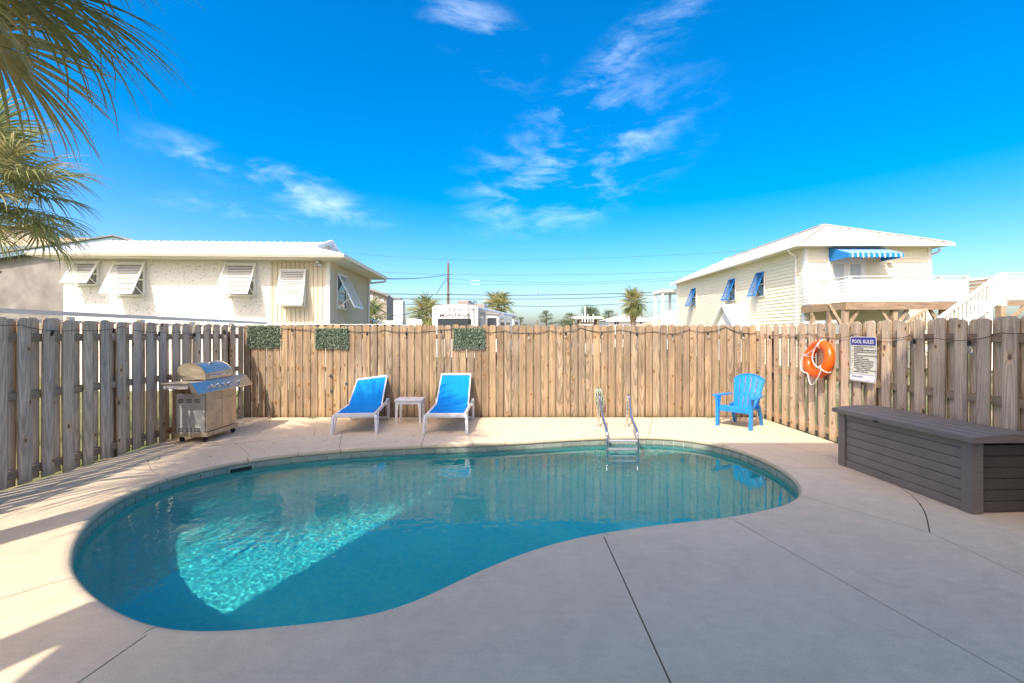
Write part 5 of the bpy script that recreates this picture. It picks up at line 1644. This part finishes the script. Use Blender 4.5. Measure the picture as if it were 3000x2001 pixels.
# lattice skirt
lt = MB()
for s in (-1, 1):
    for k in range(-9, 40):
        a = k * .12
        ya_, za_ = 19.3 + a, 1.2; yb_, zb_ = ya_ + .95 * s, 2.15
        # clip in y
        def clip(p, q):
            lo, hi2 = 19.3, 22.1; P = [Vector(p), Vector(q)]; d = P[1] - P[0]
            t0, t1 = 0.0, 1.0
            if abs(d.x) > 1e-6:
                ta, tb = (lo - P[0].x) / d.x, (hi2 - P[0].x) / d.x
                t0, t1 = max(t0, min(ta, tb)), min(t1, max(ta, tb))
            return None if t1 <= t0 else (P[0] + d * t0, P[0] + d * t1)
        c = clip((ya_, za_), (yb_, zb_))
        if c: lt.bar((dx0 + .1 + .012 * s, c[0].x, c[0].y), (dx0 + .1 + .012 * s, c[1].x, c[1].y), .01, .045, up=(0, 1, 0))
lt.build('lattice', M['white'], D3)
MB().b2((dx0 + .06, 19.3, 2.15), (dx0 + .14, 22.1, 2.30)).build('lattice_cap', M['white'], D3)
# ---- neighbour's stair and landing at the right edge
S3 = thing('outdoor_stair', 'white baluster stair rising to a slatted landing at the right edge', 'stair')
SY = 17.0
ta, tb = at(2735, 944, SY), at(2926, 806, SY)
MB().bar(ta, tb, .12, .09).build('handrail', M['white'], S3)
dn_ = Vector((0, 0, -.92))
MB().bar(ta + dn_ + Vector((-.3, 0, -.2)), tb + dn_, .06, .25).build('stringer', M['white'], S3)
for k in range(16):
    p = ta.lerp(tb, (k + .5) / 16); MB().b2((p.x - .028, SY - .028, p.z - .86), (p.x + .028, SY + .028, p.z - .045)).build('baluster', M['white'], S3)
tc_, td_ = at(2640, 955, 18.2), at(2716, 904, 18.2)
MB().bar(tc_, td_, .10, .09).build('handrail', M['deckpost'], S3)
for k in range(8):
    p = tc_.lerp(td_, (k + .5) / 8); MB().b2((p.x - .02, p.y - .02, p.z - .86), (p.x + .02, p.y + .02, p.z - .045)).build('baluster', M['deckpost'], S3)
for k in range(9):
    p = ta.lerp(tb, k / 9) + Vector((.1, 0, -1.02)); MB().b2((p.x - .14, SY + .05, p.z - .04), (p.x + .14, SY + 1.1, p.z)).build('tread', M['deckwood'], S3)
lz = tb.z - 1.0
MB().b2((tb.x - .02, SY - .1, -.06), (tb.x + .18, SY + .1, lz - .19)).build('post', M['deckpost'], S3)
MB().b2((tb.x - .02, SY - .09, lz - .18), (tb.x + .22, SY + .09, tb.z + .06)).build('rail_post', M['white'], S3)
for k in range(7):
    z = lz + .06 + k * .135; MB().b2((tb.x + .222, SY - .03, z), (tb.x + 3.4, SY + .0, z + .100)).build('slat', M['white'], S3)
MB().b2((tb.x + .1, SY - .08, tb.z + .062), (tb.x + 3.4, SY + .08, tb.z + .10)).build('cap_rail', M['white'], S3)
MB().b2((tb.x + .19, SY - .04, lz - .18), (tb.x + 3.4, SY + .05, lz + .03)).build('landing_beam', M['deckwood'], S3)
MB().bar((tb.x + 1.0, SY, lz - .2), (tb.x + .15, SY, lz - 1.0), .1, .12).build('knee_brace', M['deckpost'], S3)
FR = thing('far_railing', 'plain weathered railing seen between the raised deck and the stair', 'railing')
fa, fb = at(2826, 821, 21.0), at(2905, 813, 21.0)
MB().bar(fa, fb, .10, .08).build('cap_rail', M['white'], FR)
for k in range(6): MB().bar(fa - Vector((0, 0, .12 + .16 * k)), fb - Vector((0, 0, .12 + .16 * k)), .03, .13).build('slat', M['deckwood'], FR)
MB().b2((fb.x - .2, 20.95, -.06), (fb.x, 21.1, fb.z)).build('post', M['white'], FR)

# ------------------------------------------------------------------ travel trailer
RVW = thing('travel_trailer', 'white travel trailer lettered MONTANA parked behind the back fence', 'trailer', (-4.18 + 1.22, 22.75, 0), math.radians(-11))
# local: rear wall faces -y at y=0, width along x centred on 0, length +y
M['rvwhite'] = plain('white_gelcoat', (.80, .80, .80), .3, var=.03)
M['rvside'] = plain('pale_grey_gelcoat', (.60, .59, .57), .3, var=.03)
M['rvgrey'] = plain('grey_gelcoat', (.30, .29, .28), .35, var=.05)
M['rvtan'] = plain('taupe_stripe', (.40, .36, .33), .35, var=.05)
M['amber'] = plain('red_marker_lens', (.55, .06, .02), .3)
RT = 3.17
arc = [(-1.22, .45), (1.22, .45), (1.22, RT - .14)] + [(1.22 - .06 * (1 - math.cos(a)) - 1.16 * (a / 1.5708) * 1.0, RT - .14 + .14 * math.sin(a)) for a in [k * 1.5708 / 6 for k in range(1, 7)]]
arc = arc[:3] + [(1.16, RT - .07), (.8, RT - .025), (0, RT), (-.8, RT - .025), (-1.16, RT - .07), (-1.22, RT - .14)]
rear = MB().prism(arc, 0, .12, 'Y').build('rear_cap', M['rvwhite'], RVW)
arc2 = [(x * .995, z - .01) for x, z in arc]
MB().prism(arc2, .121, 10.3, 'Y').build('body', M['rvside'], RVW)
edge = [(x, z) for x, z in arc[2:]] 
MB().tube([(x * 1.003, .06, z) for x, z in [(1.22, .5)] + edge + [(-1.22, .5)]], .03, 6).build('corner_molding', M['rvgrey'], RVW, True)
MB().b2((1.221, .5, RT - .55), (1.228, 10.2, RT - .18)).build('side_stripe', M['rvtan'], RVW)
MB().b2((1.222, .14, .6), (1.230, .55, RT - .2)).build('side_stripe', M['rvgrey'], RVW)
wr_ = rrect(.90, .42, .1)
def wplate(name, poly, c, y, th, mat, parent, side=False):
    mb = MB()
    if side: mb.prism([(c[0] + u, c[1] + w) for u, w in poly], y, y + th, 'X')
    else: mb.prism([(c[0] + u, c[1] + w) for u, w in poly], y, y + th, 'Y')
    return mb.build(name, mat, parent)
wf_ = wplate('rear_window', rrect(.90, .45, .08), (-.02, RT - 1.16), -.012, .011, M['black'], RVW)
wplate('pane', rrect(.86, .41, .06), (-.02, RT - 1.16), -.018, .005, M['glass'], wf_)
M['rvink'] = plain('brown_black_decal', (.06, .05, .045), .4)
tx = text('MONTANA', 0, 0, .29, M['rvink'], 0, RVW, .0035, 1.62, align='CENTER')
tx.rotation_euler = (math.pi / 2, 0, 0); tx.location = (.0, -.012, RT - .645)
em = MB().prism([(-.09, .05), (.09, .05), (.06, -.01), (0, -.055), (-.06, -.01)], -.008, -.002, 'Y').build('emblem', M['rvink'], RVW, loc=(.0, 0, RT - .32))
MB().prism([(-.06, .012), (-.02, .036), (.0, .02), (.03, .04), (.065, .012), (0, -.01)], -.012, -.009, 'Y').build('mountain', M['rvwhite'], em)
for x_ in (-1.06, -.27, -.02, .24, .96):
    MB().b2((x_ - .05, -.03, RT - .27), (x_ + .05, -.001, RT - .22), .008).build('marker_lamp', M['amber'], RVW)
la = MB()
for x_ in (.78, 1.06): la.tube(bez([(x_, -.10, .7), (x_, -.10, RT - .1), (x_, -.06, RT + .12), (x_, .10, RT + .19), (x_, .34, RT + .12), (x_, .36, RT - .02)], 4), .018, 6)
for k in range(7):
    z = RT - .27 - k * .26
    la.tube([(.78, -.10, z), (1.06, -.10, z)], .014, 6)
la.build('ladder', M['black'], RVW, True)
for k, y_ in enumerate((1.0, 3.6)):
    ac = MB().prism([(-.33 + .1 * k, 0), (.38, 0), (.36, .24), (.28, .31), (-.25, .31), (-.33, .22)], y_, y_ + .9, 'Y').build('air_conditioner', M['rvgrey'], RVW, loc=(.12 + .15 * k, 0, RT - .005))
    gl = MB()
    for j in range(5): gl.b2((-.30, y_ - .012, .05 + j * .045), (.33, y_ - .001, .075 + j * .045))
    gl.build('grille', M['dgrey'], ac)
# slide-outs and awning on the right side
so1 = MB().b2((1.232, 1.5, .7), (2.0, 5.3, RT - .42)).build('slide_out', M['rvwhite'], RVW)
wplate('window', rrect(.26, .45, .06), (1.62, RT - 1.08), 1.488, .011, M['glass'], RVW)
MB().bar((1.25, 1.43, RT - .36), (2.05, 1.43, RT - .44), .05, .07).build('slide_topper', M['rvgrey'], RVW)
MB().b2((1.96, 1.47, .7), (2.01, 1.499, RT - .43)).build('slide_trim', M['rvgrey'], RVW)
for y_ in (2.4, 4.0): wplate('window', rrect(.5, .40, .06), (y_, RT - 1.0), 2.001, .01, M['glass'], RVW, True)
MB().tube([(1.36, 5.4, RT - .25), (1.36, 10.1, RT - .25)], .07, 10).build('awning_roll', M['rvgrey'], RVW, True)
MB().b2((1.232, 6.3, .7), (1.9, 8.6, RT - .55)).build('slide_out', M['rvwhite'], RVW)
wplate('window', rrect(.55, .40, .06), (7.4, RT - 1.1), 1.901, .01, M['glass'], RVW, True)
MB().b2((-1.55, 1.2, .7), (-1.222, 4.2, RT - .62)).build('slide_out', M['rvwhite'], RVW)
MB().b2((-1.57, 1.17, .7), (-1.50, 1.199, RT - .60)).build('slide_trim', M['rvgrey'], RVW)
for x_ in (-1.05, 1.05):
    for y_ in (5.6, 6.5):
        MB().lathe([(.12, -.11), (.36, -.11), (.39, -.05), (.39, .05), (.36, .11), (.12, .11)], 20, (x_, y_, .33), 'X').build('wheel', M['blackrub'], RVW, True)

# ------------------------------------------------------------------ other things in the distance
ap_ = thing('apartment_building', 'brown-grey three-storey building behind the white chimney', 'building')
YA_ = 60
pa, pb, pc = at(1060, 838, YA_), at(1128, 868, YA_), at(1133, 872, YA_)
x_a, x_b = at(1040, 0, YA_).x, at(1133, 0, YA_).x
MB().prism([(x_a, -.06), (x_b, -.06), (x_b, at(0, 866, YA_).z), (x_a, at(0, 832, YA_).z)], YA_, YA_ + 8, 'Y').build('wall', M['dgrey'], ap_)
MB().bar(Vector((x_a, YA_ - .2, at(0, 830, YA_).z)), Vector((x_b + .4, YA_ - .2, at(0, 868, YA_).z)), 1.0, .25).build('roof_edge', M['greystucco'], ap_)
for wx, wy in ((1081, 868), (1089, 872), (1105, 873), (1121, 878), (1123, 927), (1105, 900)):
    p = at(wx, wy, YA_ - .01); window(ap_, (p.x, YA_ - .01, p.z), .22 if wx < 1095 else .34, .75 if wx < 1095 else .32, bars=0, gm='paleglass')
ch_ = thing('chimney_house', 'low house with white parapet, blue metal roof and square white chimney', 'house')
Yc = 32.0
M['bluemetal'] = plain('blue_metal_roof', (.10, .25, .50), .4, var=.08)
p0, p1 = at(1153, 880, Yc), at(1180, 955, Yc)
cs = MB().b2((p0.x, Yc, -.06), (p1.x, Yc + .66, p0.z)).build('chimney', M['stucco'], ch_)
lap_wall('siding', (p1.x + .002, Yc + .02), (p1.x + .002, Yc + .64), 1.5, p0.z - .02, .12, (1, 0), M['trim'], ch_)
cpo = MB(); c0 = at(1166, 0, Yc + .3).x
cpo.b2((c0 - .22, Yc + .1, p0.z), (c0 + .22, Yc + .54, p0.z + .14)); cpo.b2((c0 - .30, Yc + .02, p0.z + .14), (c0 + .30, Yc + .62, p0.z + .20)); cpo.build('chimney_cap', M['rvgrey'], cs)
q0, q1 = at(1070, 918, Yc - 1), at(1153, 940, Yc - 1)
MB().prism([(q0.x, 1), (q1.x + .6, 1), (q1.x + .6, q1.z), (q1.x - .8, q1.z + .03), (q0.x, q0.z)], Yc - 1, Yc - .8, 'Y').build('parapet', M['white'], ch_)
r0_, r1_, r2_, r3_ = at(1072, 937, Yc - 2.6), at(1135, 955, Yc - 2.6), at(1085, 930, Yc - 1.05), at(1072, 926, Yc - 1.05)
MB().add([r0_, r1_, at(1142, 950, Yc - 1.05), r3_], [(0, 1, 2, 3)]).build('blue_roof', M['bluemetal'], ch_)
MB().add([at(1192, 931, Yc + .3), at(1236, 936, Yc + .3), at(1236, 960, Yc - .8), at(1192, 960, Yc - .8)], [(0, 1, 2, 3)]).build('tan_roof', M['pinkroof'], ch_)
MB().bar(at(1214, 953, Yc - 1), at(1238, 945, Yc - 1), .3, .12).build('roof_edge', M['white'], ch_)

def hip_house(label, x0_, x1_, yeave, xr0, xr1, yridge, ywall, Y, roofm, wallm, dep=7):
    h = thing('distant_house', label, 'house')
    a, b_ = at(x0_, yeave, Y), at(x1_, yeave, Y); k = (Y + dep / 2) / Y
    r0_, r1_ = at(xr0, yridge, Y + dep / 2), at(xr1, yridge, Y + dep / 2)
    c, d = a + Vector((0, dep, 0)), b_ + Vector((0, dep, 0))
    MB().add([a, b_, r1_, r0_, c, d], [(0, 1, 2, 3), (1, 5, 2), (5, 4, 3, 2), (4, 0, 3)]).build('roof', roofm, h)
    i = .4
    MB().b2((a.x + i, Y + i, -.06), (b_.x - i, Y + dep - i, a.z - .02)).build('wall', wallm, h)
    MB().bar(a - Vector((0, .02, .1)), b_ - Vector((0, .02, .1)), .06, .2).build('fascia', M['white'], h)
    return h, a, b_
hd1, a1, b1 = hip_house('small white house with pale hipped roof behind the middle palm', 1775, 1905, 938, 1838, 1845, 917, 953, 58, M['pinkroof'], M['white'])
for wx in (1803, 1810, 1878): p = at(wx, 945, 58.38); window(hd1, (p.x, 58.39, p.z), .35, .5, bars=0)
hip_house('small house with tan roof between the middle palm and the cream house', 1885, 1990, 956, 1935, 1960, 934, 960, 50, M['shingle'], M['white'])
hip_house('white metal roof peeking out left of the cream house porch', 1900, 1990, 941, 1942, 1975, 918, 953, 62, M['whitemetal'], M['white'])

# boat with hard top
bt = thing('fishing_boat', 'boat hard top with upright rod holders showing above the back fence', 'boat')
Yb = 36.0
M['cushion'] = plain('dark_brown_canvas', (.12, .085, .06), .8, var=.2)
a, b_ = at(1672, 928, Yb), at(1772, 932, Yb)
MB().prism([(a.x, a.z - .06), (a.x + .3, a.z + .02), (b_.x - .3, a.z + .02), (b_.x, a.z - .10), (b_.x - .3, a.z - .16), (a.x + .3, a.z - .14)], Yb, Yb + 1.8, 'Y').build('hard_top', M['trim'], bt)
for x_ in (1682, 1700, 1735, 1752):
    p = at(x_, 935, Yb); MB().tube([(p.x, Yb + .2, p.z), (p.x + .1, Yb + .2, .9)], .05, 6).build('leg', M['deckpost'], bt, True)
MB().b2((at(1692, 0, Yb).x, Yb + .35, .9), (at(1752, 0, Yb).x, Yb + .4, at(0, 936, Yb).z)).build('enclosure', M['cushion'], bt)
for x_, y0_ in ((1706, 921), (1714, 899), (1722, 921), (1730, 928), (1738, 921)):
    p = at(x_, y0_, Yb - .1); MB().tube([(p.x, Yb - .1, p.z), (p.x, Yb - .1, at(0, 944, Yb).z)], .045, 6).build('rod_holder', M['white'], bt, True)
MB().bar(at(1696, 951, Yb - .12), at(1738, 951, Yb - .12), .06, .10).build('rod_rail', M['trim'], bt)
hl = [(-1.1, .9), (1.1, .9), (.9, .3), (0, .0), (-.9, .3)]
cxb = at(1722, 0, Yb).x
MB().prism([(cxb + x_, z) for x_, z in hl], Yb - 1.5, Yb + 5, 'Y').build('hull', M['rvwhite'], bt)

# utility pole and wires
YP = 57.0
up = thing('utility_pole', 'weathered wooden utility pole rising left of the trailer', 'utility pole', (at(1313, 0, YP).x, YP, 0))
M['polewood'] = wood('utility_pole_wood', [(0, (.22, .165, .12)), (1, (.26, .20, .15))])
zt_ = at(0, 770, YP).z
MB().tube([(0, 0, -.06), (0, 0, zt_ * .5), (0, 0, zt_)], [.19, .165, .13], 12).build('pole', M['polewood'], up, True)
MB().tube([(0, 0, zt_), (0, 0, zt_ + .45)], .05, 8).build('pole_pin', M['rvgrey'], up)
for y_ in (816, 831, 804, 860, 875):
    MB().lathe([(.03, 0), (.09, .04), (.05, .09), (.09, .13), (.03, .18)], 10, (.22, 0, at(0, y_, YP).z), 'X').build('insulator', M['rvgrey'], up, True)
M['wire'] = plain('overhead_wire', (.03, .03, .035), .6)
def wire(label, pts, r, Y0=YP, Y1=YP):
    P = [at(x, y, Y) for x, y, Y in pts]
    o = MB().tube(bez(P, 6), r, 5).build('overhead_wire', M['wire'], None, True)
    tag(o, label, 'wire', 'overhead wires')
WP = YP - .2
wire('thinnest overhead wire, topmost of all, meeting the pole tip', [(850, 727, 48), (1050, 744, WP), (1313, 761, WP), (1650, 760, WP), (2100, 740, 54), (2500, 715, 48)], .014)
wire('thin overhead wire second from the top', [(1000, 786, WP), (1088, 795, WP), (1313, 804, WP), (1650, 805, WP), (2030, 795, 54), (2500, 770, 48)], .016)
wire('thin overhead wire third from the top with a white splice', [(1316, 816, WP), (1400, 822, WP), (1650, 828, WP), (1970, 815, 54), (2500, 786, 48)], .016)
wire('thin overhead wire fourth from the top with a white splice', [(1316, 831, WP), (1400, 833, WP), (1650, 834, WP), (1960, 822, 54), (2500, 793, 48)], .016)
wire('thick overhead cable, upper of the three heavy ones', [(900, 855, WP), (1075, 860, WP), (1313, 863, WP), (1575, 864.5, WP), (1940, 856, 54), (2400, 836, 48)], .045)
wire('thick overhead cable, middle of the three heavy ones', [(900, 868, WP), (1083, 873, WP), (1313, 876, WP), (1650, 875, WP), (1940, 864, 54), (2400, 843, 48)], .038)
wire('thick overhead cable, lowest of the three heavy ones', [(900, 884, WP), (1096, 890, WP), (1313, 893, WP), (1650, 897, WP), (1930, 884, 54), (2400, 858, 48)], .034)
wire('service cable from the pole to the stucco house eave', [(1309, 805, YP - .2), (1240, 814, 45), (1170, 817, 30), (1103, 815, 18.2)], .030)
wire('guy cable slanting down left from the pole', [(1309, 816, YP - .2), (1290, 842, YP - 4), (1277, 863, YP - 7)], .035)
wire('drooping cable in front of the white chimney', [(1075, 876, 18.3), (1105, 902, 22), (1152, 924, 27), (1203, 917, 30), (1260, 900, 34)], .022)
for y0_, y1_, lab in ((821, 822.3, 'upper'), (832.5, 833, 'lower')):
    o = MB().tube([at(1378, y0_, WP - .05), at(1405, y1_, WP - .05)], .028, 8).build('wire_splice', M['trim'], None, True)
    tag(o, 'white sleeve on a thin overhead wire, ' + lab + ' of two', 'wire sleeve', 'white wire sleeves')
bd_ = thing('bird', 'tiny bird perched on the thick upper cable', 'bird', at(1576, 863, WP - .1))
bbm = MB().lathe([(.001, -.16), (.07, -.08), (.09, .0), (.06, .08), (.055, .12), (.045, .16), (.001, .18)], 10)
bbm.add([(-.03, 0, -.12), (.03, 0, -.12), (.02, .06, -.30), (-.02, .06, -.30)], [(0, 1, 2, 3)]).build('body', M['dgrey'], bd_, True, loc=(0, 0, .18))
for x_, y_, lab in ((1575, 939, 'far-off thin pole left of the tall pine'),):
    o = MB().tube([at(x_, 937, 140), at(x_, 990, 140)], .22, 6).build('far_pole', M['polewood'], None, True); tag(o, lab, 'utility pole')
# ------------------------------------------------------------------ palms
def frondmat(name, stops):
    m, nt, b = newmat(name)
    g_ = nt.nodes.new('ShaderNodeNewGeometry')
    oi = nt.nodes.new('ShaderNodeObjectInfo')
    n1 = tex(nt, g_.outputs['Position'], 9, 4, .7)
    ad = nt.nodes.new('ShaderNodeMath'); ad.operation = 'ADD'
    mu = nt.nodes.new('ShaderNodeMath'); mu.operation = 'MULTIPLY_ADD'; mu.inputs[1].default_value = .6; mu.inputs[2].default_value = -.3
    nt.links.new(oi.outputs['Random'], mu.inputs[0]); nt.links.new(n1, ad.inputs[0]); nt.links.new(mu.outputs[0], ad.inputs[1])
    c = ramp(nt, ad.outputs[0], stops)
    nt.links.new(c, b.inputs['Base Color']); b.inputs['Roughness'].default_value = .42
    tr = nt.nodes.new('ShaderNodeBsdfTranslucent'); nt.links.new(c, tr.inputs['Color'])
    mx = nt.nodes.new('ShaderNodeMixShader'); mx.inputs[0].default_value = .42
    nt.links.new(b.outputs[0], mx.inputs[1]); nt.links.new(tr.outputs[0], mx.inputs[2])
    nt.links.new(mx.outputs[0], nt.nodes['Material Output'].inputs['Surface'])
    return m
M['frond'] = frondmat('palm_frond', [(.25, (.17, .20, .055)), (.5, (.29, .28, .10)), (.7, (.45, .38, .16)), (.9, (.50, .35, .16))])
M['frondfar'] = frondmat('palm_frond_sunny', [(.25, (.22, .26, .10)), (.5, (.34, .37, .16)), (.75, (.52, .48, .24)), (.95, (.54, .40, .19))])  # paler copy of the frond, sunlight put into its colour
M['petiole'] = plain('palm_petiole', (.20, .21, .07), .5, var=.2)
M['palmtrunk'] = plain('palm_trunk', (.25, .20, .155), .95, var=.4, vscale=9, bmp=.8, bscale=20)
M['boot'] = plain('palm_boot', (.34, .25, .16), .9, var=.3, vscale=7)
def frond_mesh(seed, pet, blade, n=46, droop=.5, segs=6, w0=.022, mat=None):
    """costapalmate fan: arched stalk, folded rib, narrow blades that split and hang at the tip"""
    rnd = random.Random(seed); mb = MB()
    # stalk along +x, curving down
    def axis(t): return Vector((t, 0, -.10 * droop * t * t))
    L = pet
    pts = [axis(L * k / 6) for k in range(7)]
    base_faces = 0
    mb.tube(pts, [.022, .019, .017, .015, .014, .012, .010], 5)
    npet = len(mb.f)
    rib = blade * .32
    for i in range(n):
        u = (i + .5) / n * 2 - 1
        ang = u * math.radians(150) + rnd.uniform(-.03, .03)
        k = 1 - abs(u)
        o = axis(L + rib * k)
        d = Vector((math.cos(ang), math.sin(ang), 0))
        l = blade * (1.0 - .22 * abs(u) ** 2) * rnd.uniform(.88, 1.08)
        fold = .35 * math.sin(abs(ang)) * rnd.uniform(.7, 1.2)
        dr = droop * rnd.uniform(.55, 1.45)
        side = Vector((-math.sin(ang), math.cos(ang), 0))
        tw = rnd.uniform(-.6, .6)
        curl = rnd.uniform(-.08, .08)
        b0 = len(mb.v)
        for s in range(segs + 1):
            t = s / segs
            c = o + d * (l * t * (1 - .22 * dr * t * t)) + Vector((0, 0, l * (fold * t - dr * t ** 2.2))) + side * (curl * l * t * t)
            ww = w0 * (1.0 if t < .35 else (1 - (t - .35) / .65) ** .8 + .06)
            ww *= .35 + .65 * min(1, t / .25)
            sv = (side * math.cos(tw * t) + Vector((0, 0, 1)) * math.sin(tw * t)) * ww
            mb.v += [tuple(c - sv), tuple(c + Vector((0, 0, -ww * .5))), tuple(c + sv)]
        for s in range(segs):
            a = b0 + s * 3
            mb.f += [(a, a + 1, a + 4, a + 3), (a + 1, a + 2, a + 5, a + 4)]
    me = bpy.data.meshes.new('frond'); me.from_pydata(mb.v, [], mb.f); me.update()
    me.materials.append(mat); me.materials.append(M['petiole'])
    for p in me.polygons:
        if p.index < npet: p.material_index = 1
    return me
def palm(label, base, height, crown, nfr, meshes, tr=.17, seed=0, lean=(0, 0), boots=True, emin=-62, group=None, trunk_parts=True):
    rnd = random.Random(seed)
    P = thing('palm_tree', label, 'palm tree', base, 0, group)
    top = Vector((lean[0], lean[1], height))
    pts = [Vector((lean[0] * (k / 8) ** 1.5, lean[1] * (k / 8) ** 1.5, height * k / 8)) for k in range(9)]
    MB().tube(pts, [tr * 1.15] + [tr * (1 + rnd.uniform(-.05, .05)) for _ in range(7)] + [tr * .9], 14).build('trunk', M['palmtrunk'], P, True)
    if boots:
        bt_ = MB()
        for k in range(70):
            a = k * 2.4; z = height - .02 - k * .022
            if z < .3: break
            d = Vector((math.cos(a), math.sin(a), 0)); q = z / height
            c = Vector((lean[0] * q ** 1.5, lean[1] * q ** 1.5, z))
            s = d.cross(Vector((0, 0, 1)))
            ln = rnd.uniform(.12, .26)
            r0_ = c + d * tr * .9; r1_ = c + d * (tr + .07 + .05 * rnd.random()) + Vector((0, 0, ln))
            bt_.add([r0_ - s * .06, r0_ + s * .06, r1_ + s * .03, r1_ - s * .03, r0_ - s * .06 + d * .03 - Vector((0, 0, .02)), r0_ + s * .06 + d * .03 - Vector((0, 0, .02)), r1_ + s * .03 + d * .02, r1_ - s * .03 + d * .02],
                    [(0, 1, 2, 3), (4, 5, 6, 7), (0, 1, 5, 4), (1, 2, 6, 5), (2, 3, 7, 6), (3, 0, 4, 7)])
        bt_.build('boots', M['boot'], P)
    for k in range(nfr):
        t = k / (nfr - 1)
        el = math.radians(82 + (emin - 82) * t ** .85) + rnd.uniform(-.1, .1)
        az = k * 2.399963 + rnd.uniform(-.25, .25)
        R = Matrix.Rotation(az, 4, 'Z') @ Matrix.Rotation(-el, 4, 'Y') @ Matrix.Rotation(rnd.uniform(-.35, .35), 4, 'X')
        o = link('frond', rnd.choice(meshes), P, top + Vector((0, 0, .15 - .35 * t)))
        o.rotation_euler = R.to_euler()
        s = crown * rnd.uniform(.9, 1.08); o.scale = (s, s, s)
    return P
NEAR = [frond_mesh(i, .95, 1.05, 58, .42 + .10 * (i % 3), 7, .017, M['frond']) for i in range(5)]
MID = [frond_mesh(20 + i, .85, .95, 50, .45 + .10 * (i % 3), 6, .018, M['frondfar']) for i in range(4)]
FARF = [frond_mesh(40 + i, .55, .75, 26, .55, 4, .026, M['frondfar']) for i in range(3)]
palm('tall palm with drooping fronds hanging into the upper left corner', (-4.70, 2.50, 0), 4.72, .98, 48, NEAR, .17, 3, (.10, .22), True, -26)
palm('tall palm out of view on the left throwing frond shadows by the loungers', (-5.10, 1.60, 0), 6.3, .95, 34, NEAR, .17, 4, (.10, .1), True, -40)
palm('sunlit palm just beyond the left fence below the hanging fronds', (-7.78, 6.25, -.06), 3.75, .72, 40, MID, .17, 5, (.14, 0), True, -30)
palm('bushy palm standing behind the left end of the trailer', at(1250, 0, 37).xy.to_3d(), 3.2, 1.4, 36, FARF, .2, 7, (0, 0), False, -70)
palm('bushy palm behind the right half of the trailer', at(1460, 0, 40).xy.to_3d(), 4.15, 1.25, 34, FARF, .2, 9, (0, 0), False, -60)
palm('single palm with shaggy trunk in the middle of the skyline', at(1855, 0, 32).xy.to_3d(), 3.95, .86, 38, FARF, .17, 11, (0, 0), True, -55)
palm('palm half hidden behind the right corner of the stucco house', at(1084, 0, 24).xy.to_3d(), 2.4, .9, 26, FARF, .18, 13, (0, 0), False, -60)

# ------------------------------------------------------------------ distant trees
M['pine'] = leafmat('pine_foliage', (.035, .065, .018), (.11, .135, .045))
M['bark'] = plain('grey_bark', (.16, .125, .10), .95, var=.3)
def tree(label, x, ytop, ybase, wpx, Y, seed, clumps=9, name='pine_tree', fill=1.0, group='trees on the skyline'):
    rnd = random.Random(seed)
    p = at(x, ytop, Y); base = Vector((p.x, Y, -.06)); H = p.z + .06; Wd = wpx * Y / F; zb = at(0, ybase, Y).z
    T = thing(name, label, 'tree', base, 0, group)
    MB().tube([(0, 0, 0), (.03 * Wd, 0, H * .5), (0, 0, H * .93)], [H * .035, H * .025, H * .008], 8).build('trunk', M['bark'], T, True)
    lm = MB(); lv = MB()
    for k in range(clumps):
        t = k / max(1, clumps - 1)
        z = zb + (H - zb) * (.12 + .80 * t) - base.z * 0
        rad = Wd / 2 * (1 - .55 * t ** 2)
        a = k * 2.4 + rnd.uniform(-.5, .5)
        c = Vector((math.cos(a) * rad * rnd.uniform(.35, .85), math.sin(a) * rad * .6, z))
        if k == clumps - 1: c = Vector((0, 0, H * .93))
        lm.tube([(0, 0, z * .86), c * .5 + Vector((0, 0, z * .45)), c], [H * .012, H * .008, H * .004], 5)
        cr_ = Wd * rnd.uniform(.16, .26)
        for j in range(int(230 * fill)):
            d = Vector((rnd.gauss(0, 1), rnd.gauss(0, 1), rnd.gauss(0, .55)))
            d = d.normalized() * (rnd.random() ** .45) * cr_
            q = c + Vector((d.x * 1.2, d.y, d.z * .75))
            u = Vector((rnd.gauss(0, 1), rnd.gauss(0, 1), rnd.gauss(0, 1))).normalized(); v = u.orthogonal().normalized(); s = cr_ * rnd.uniform(.06, .15)
            lv.add([q - u * s, q + v * s * .5, q + u * s, q - v * s * .5], [(0, 1, 2, 3)])
    lm.build('limbs', M['bark'], T, True)
    lv.build('crown', M['pine'], T)
    return T
tree('tall open pine alone right of the trailer', 1600, 906, 951, 48, 95, 1, 9)
tree('round bushy tree just right of the trailer', 1524, 926, 954, 34, 80, 2, 7, 'leafy_tree')
tree('bushy tree left of the boat hard top', 1670, 914, 952, 44, 100, 3, 8)
tree('tallest bushy tree behind the boat hard top', 1730, 898, 952, 80, 100, 4, 14)
tree('bushy tree between the boat hard top and the small white house', 1783, 906, 952, 48, 102, 5, 9)
tree('low dark shrub left of the boat hard top', 1655, 936, 957, 60, 84, 6, 8, 'leafy_tree')
tree('low tree over the boat at the left of the small white house', 1768, 932, 957, 46, 84, 8, 7, 'leafy_tree')
tree('reddish far-off shrub beside the white chimney', 1149, 932, 948, 16, 120, 9, 4, 'leafy_tree')
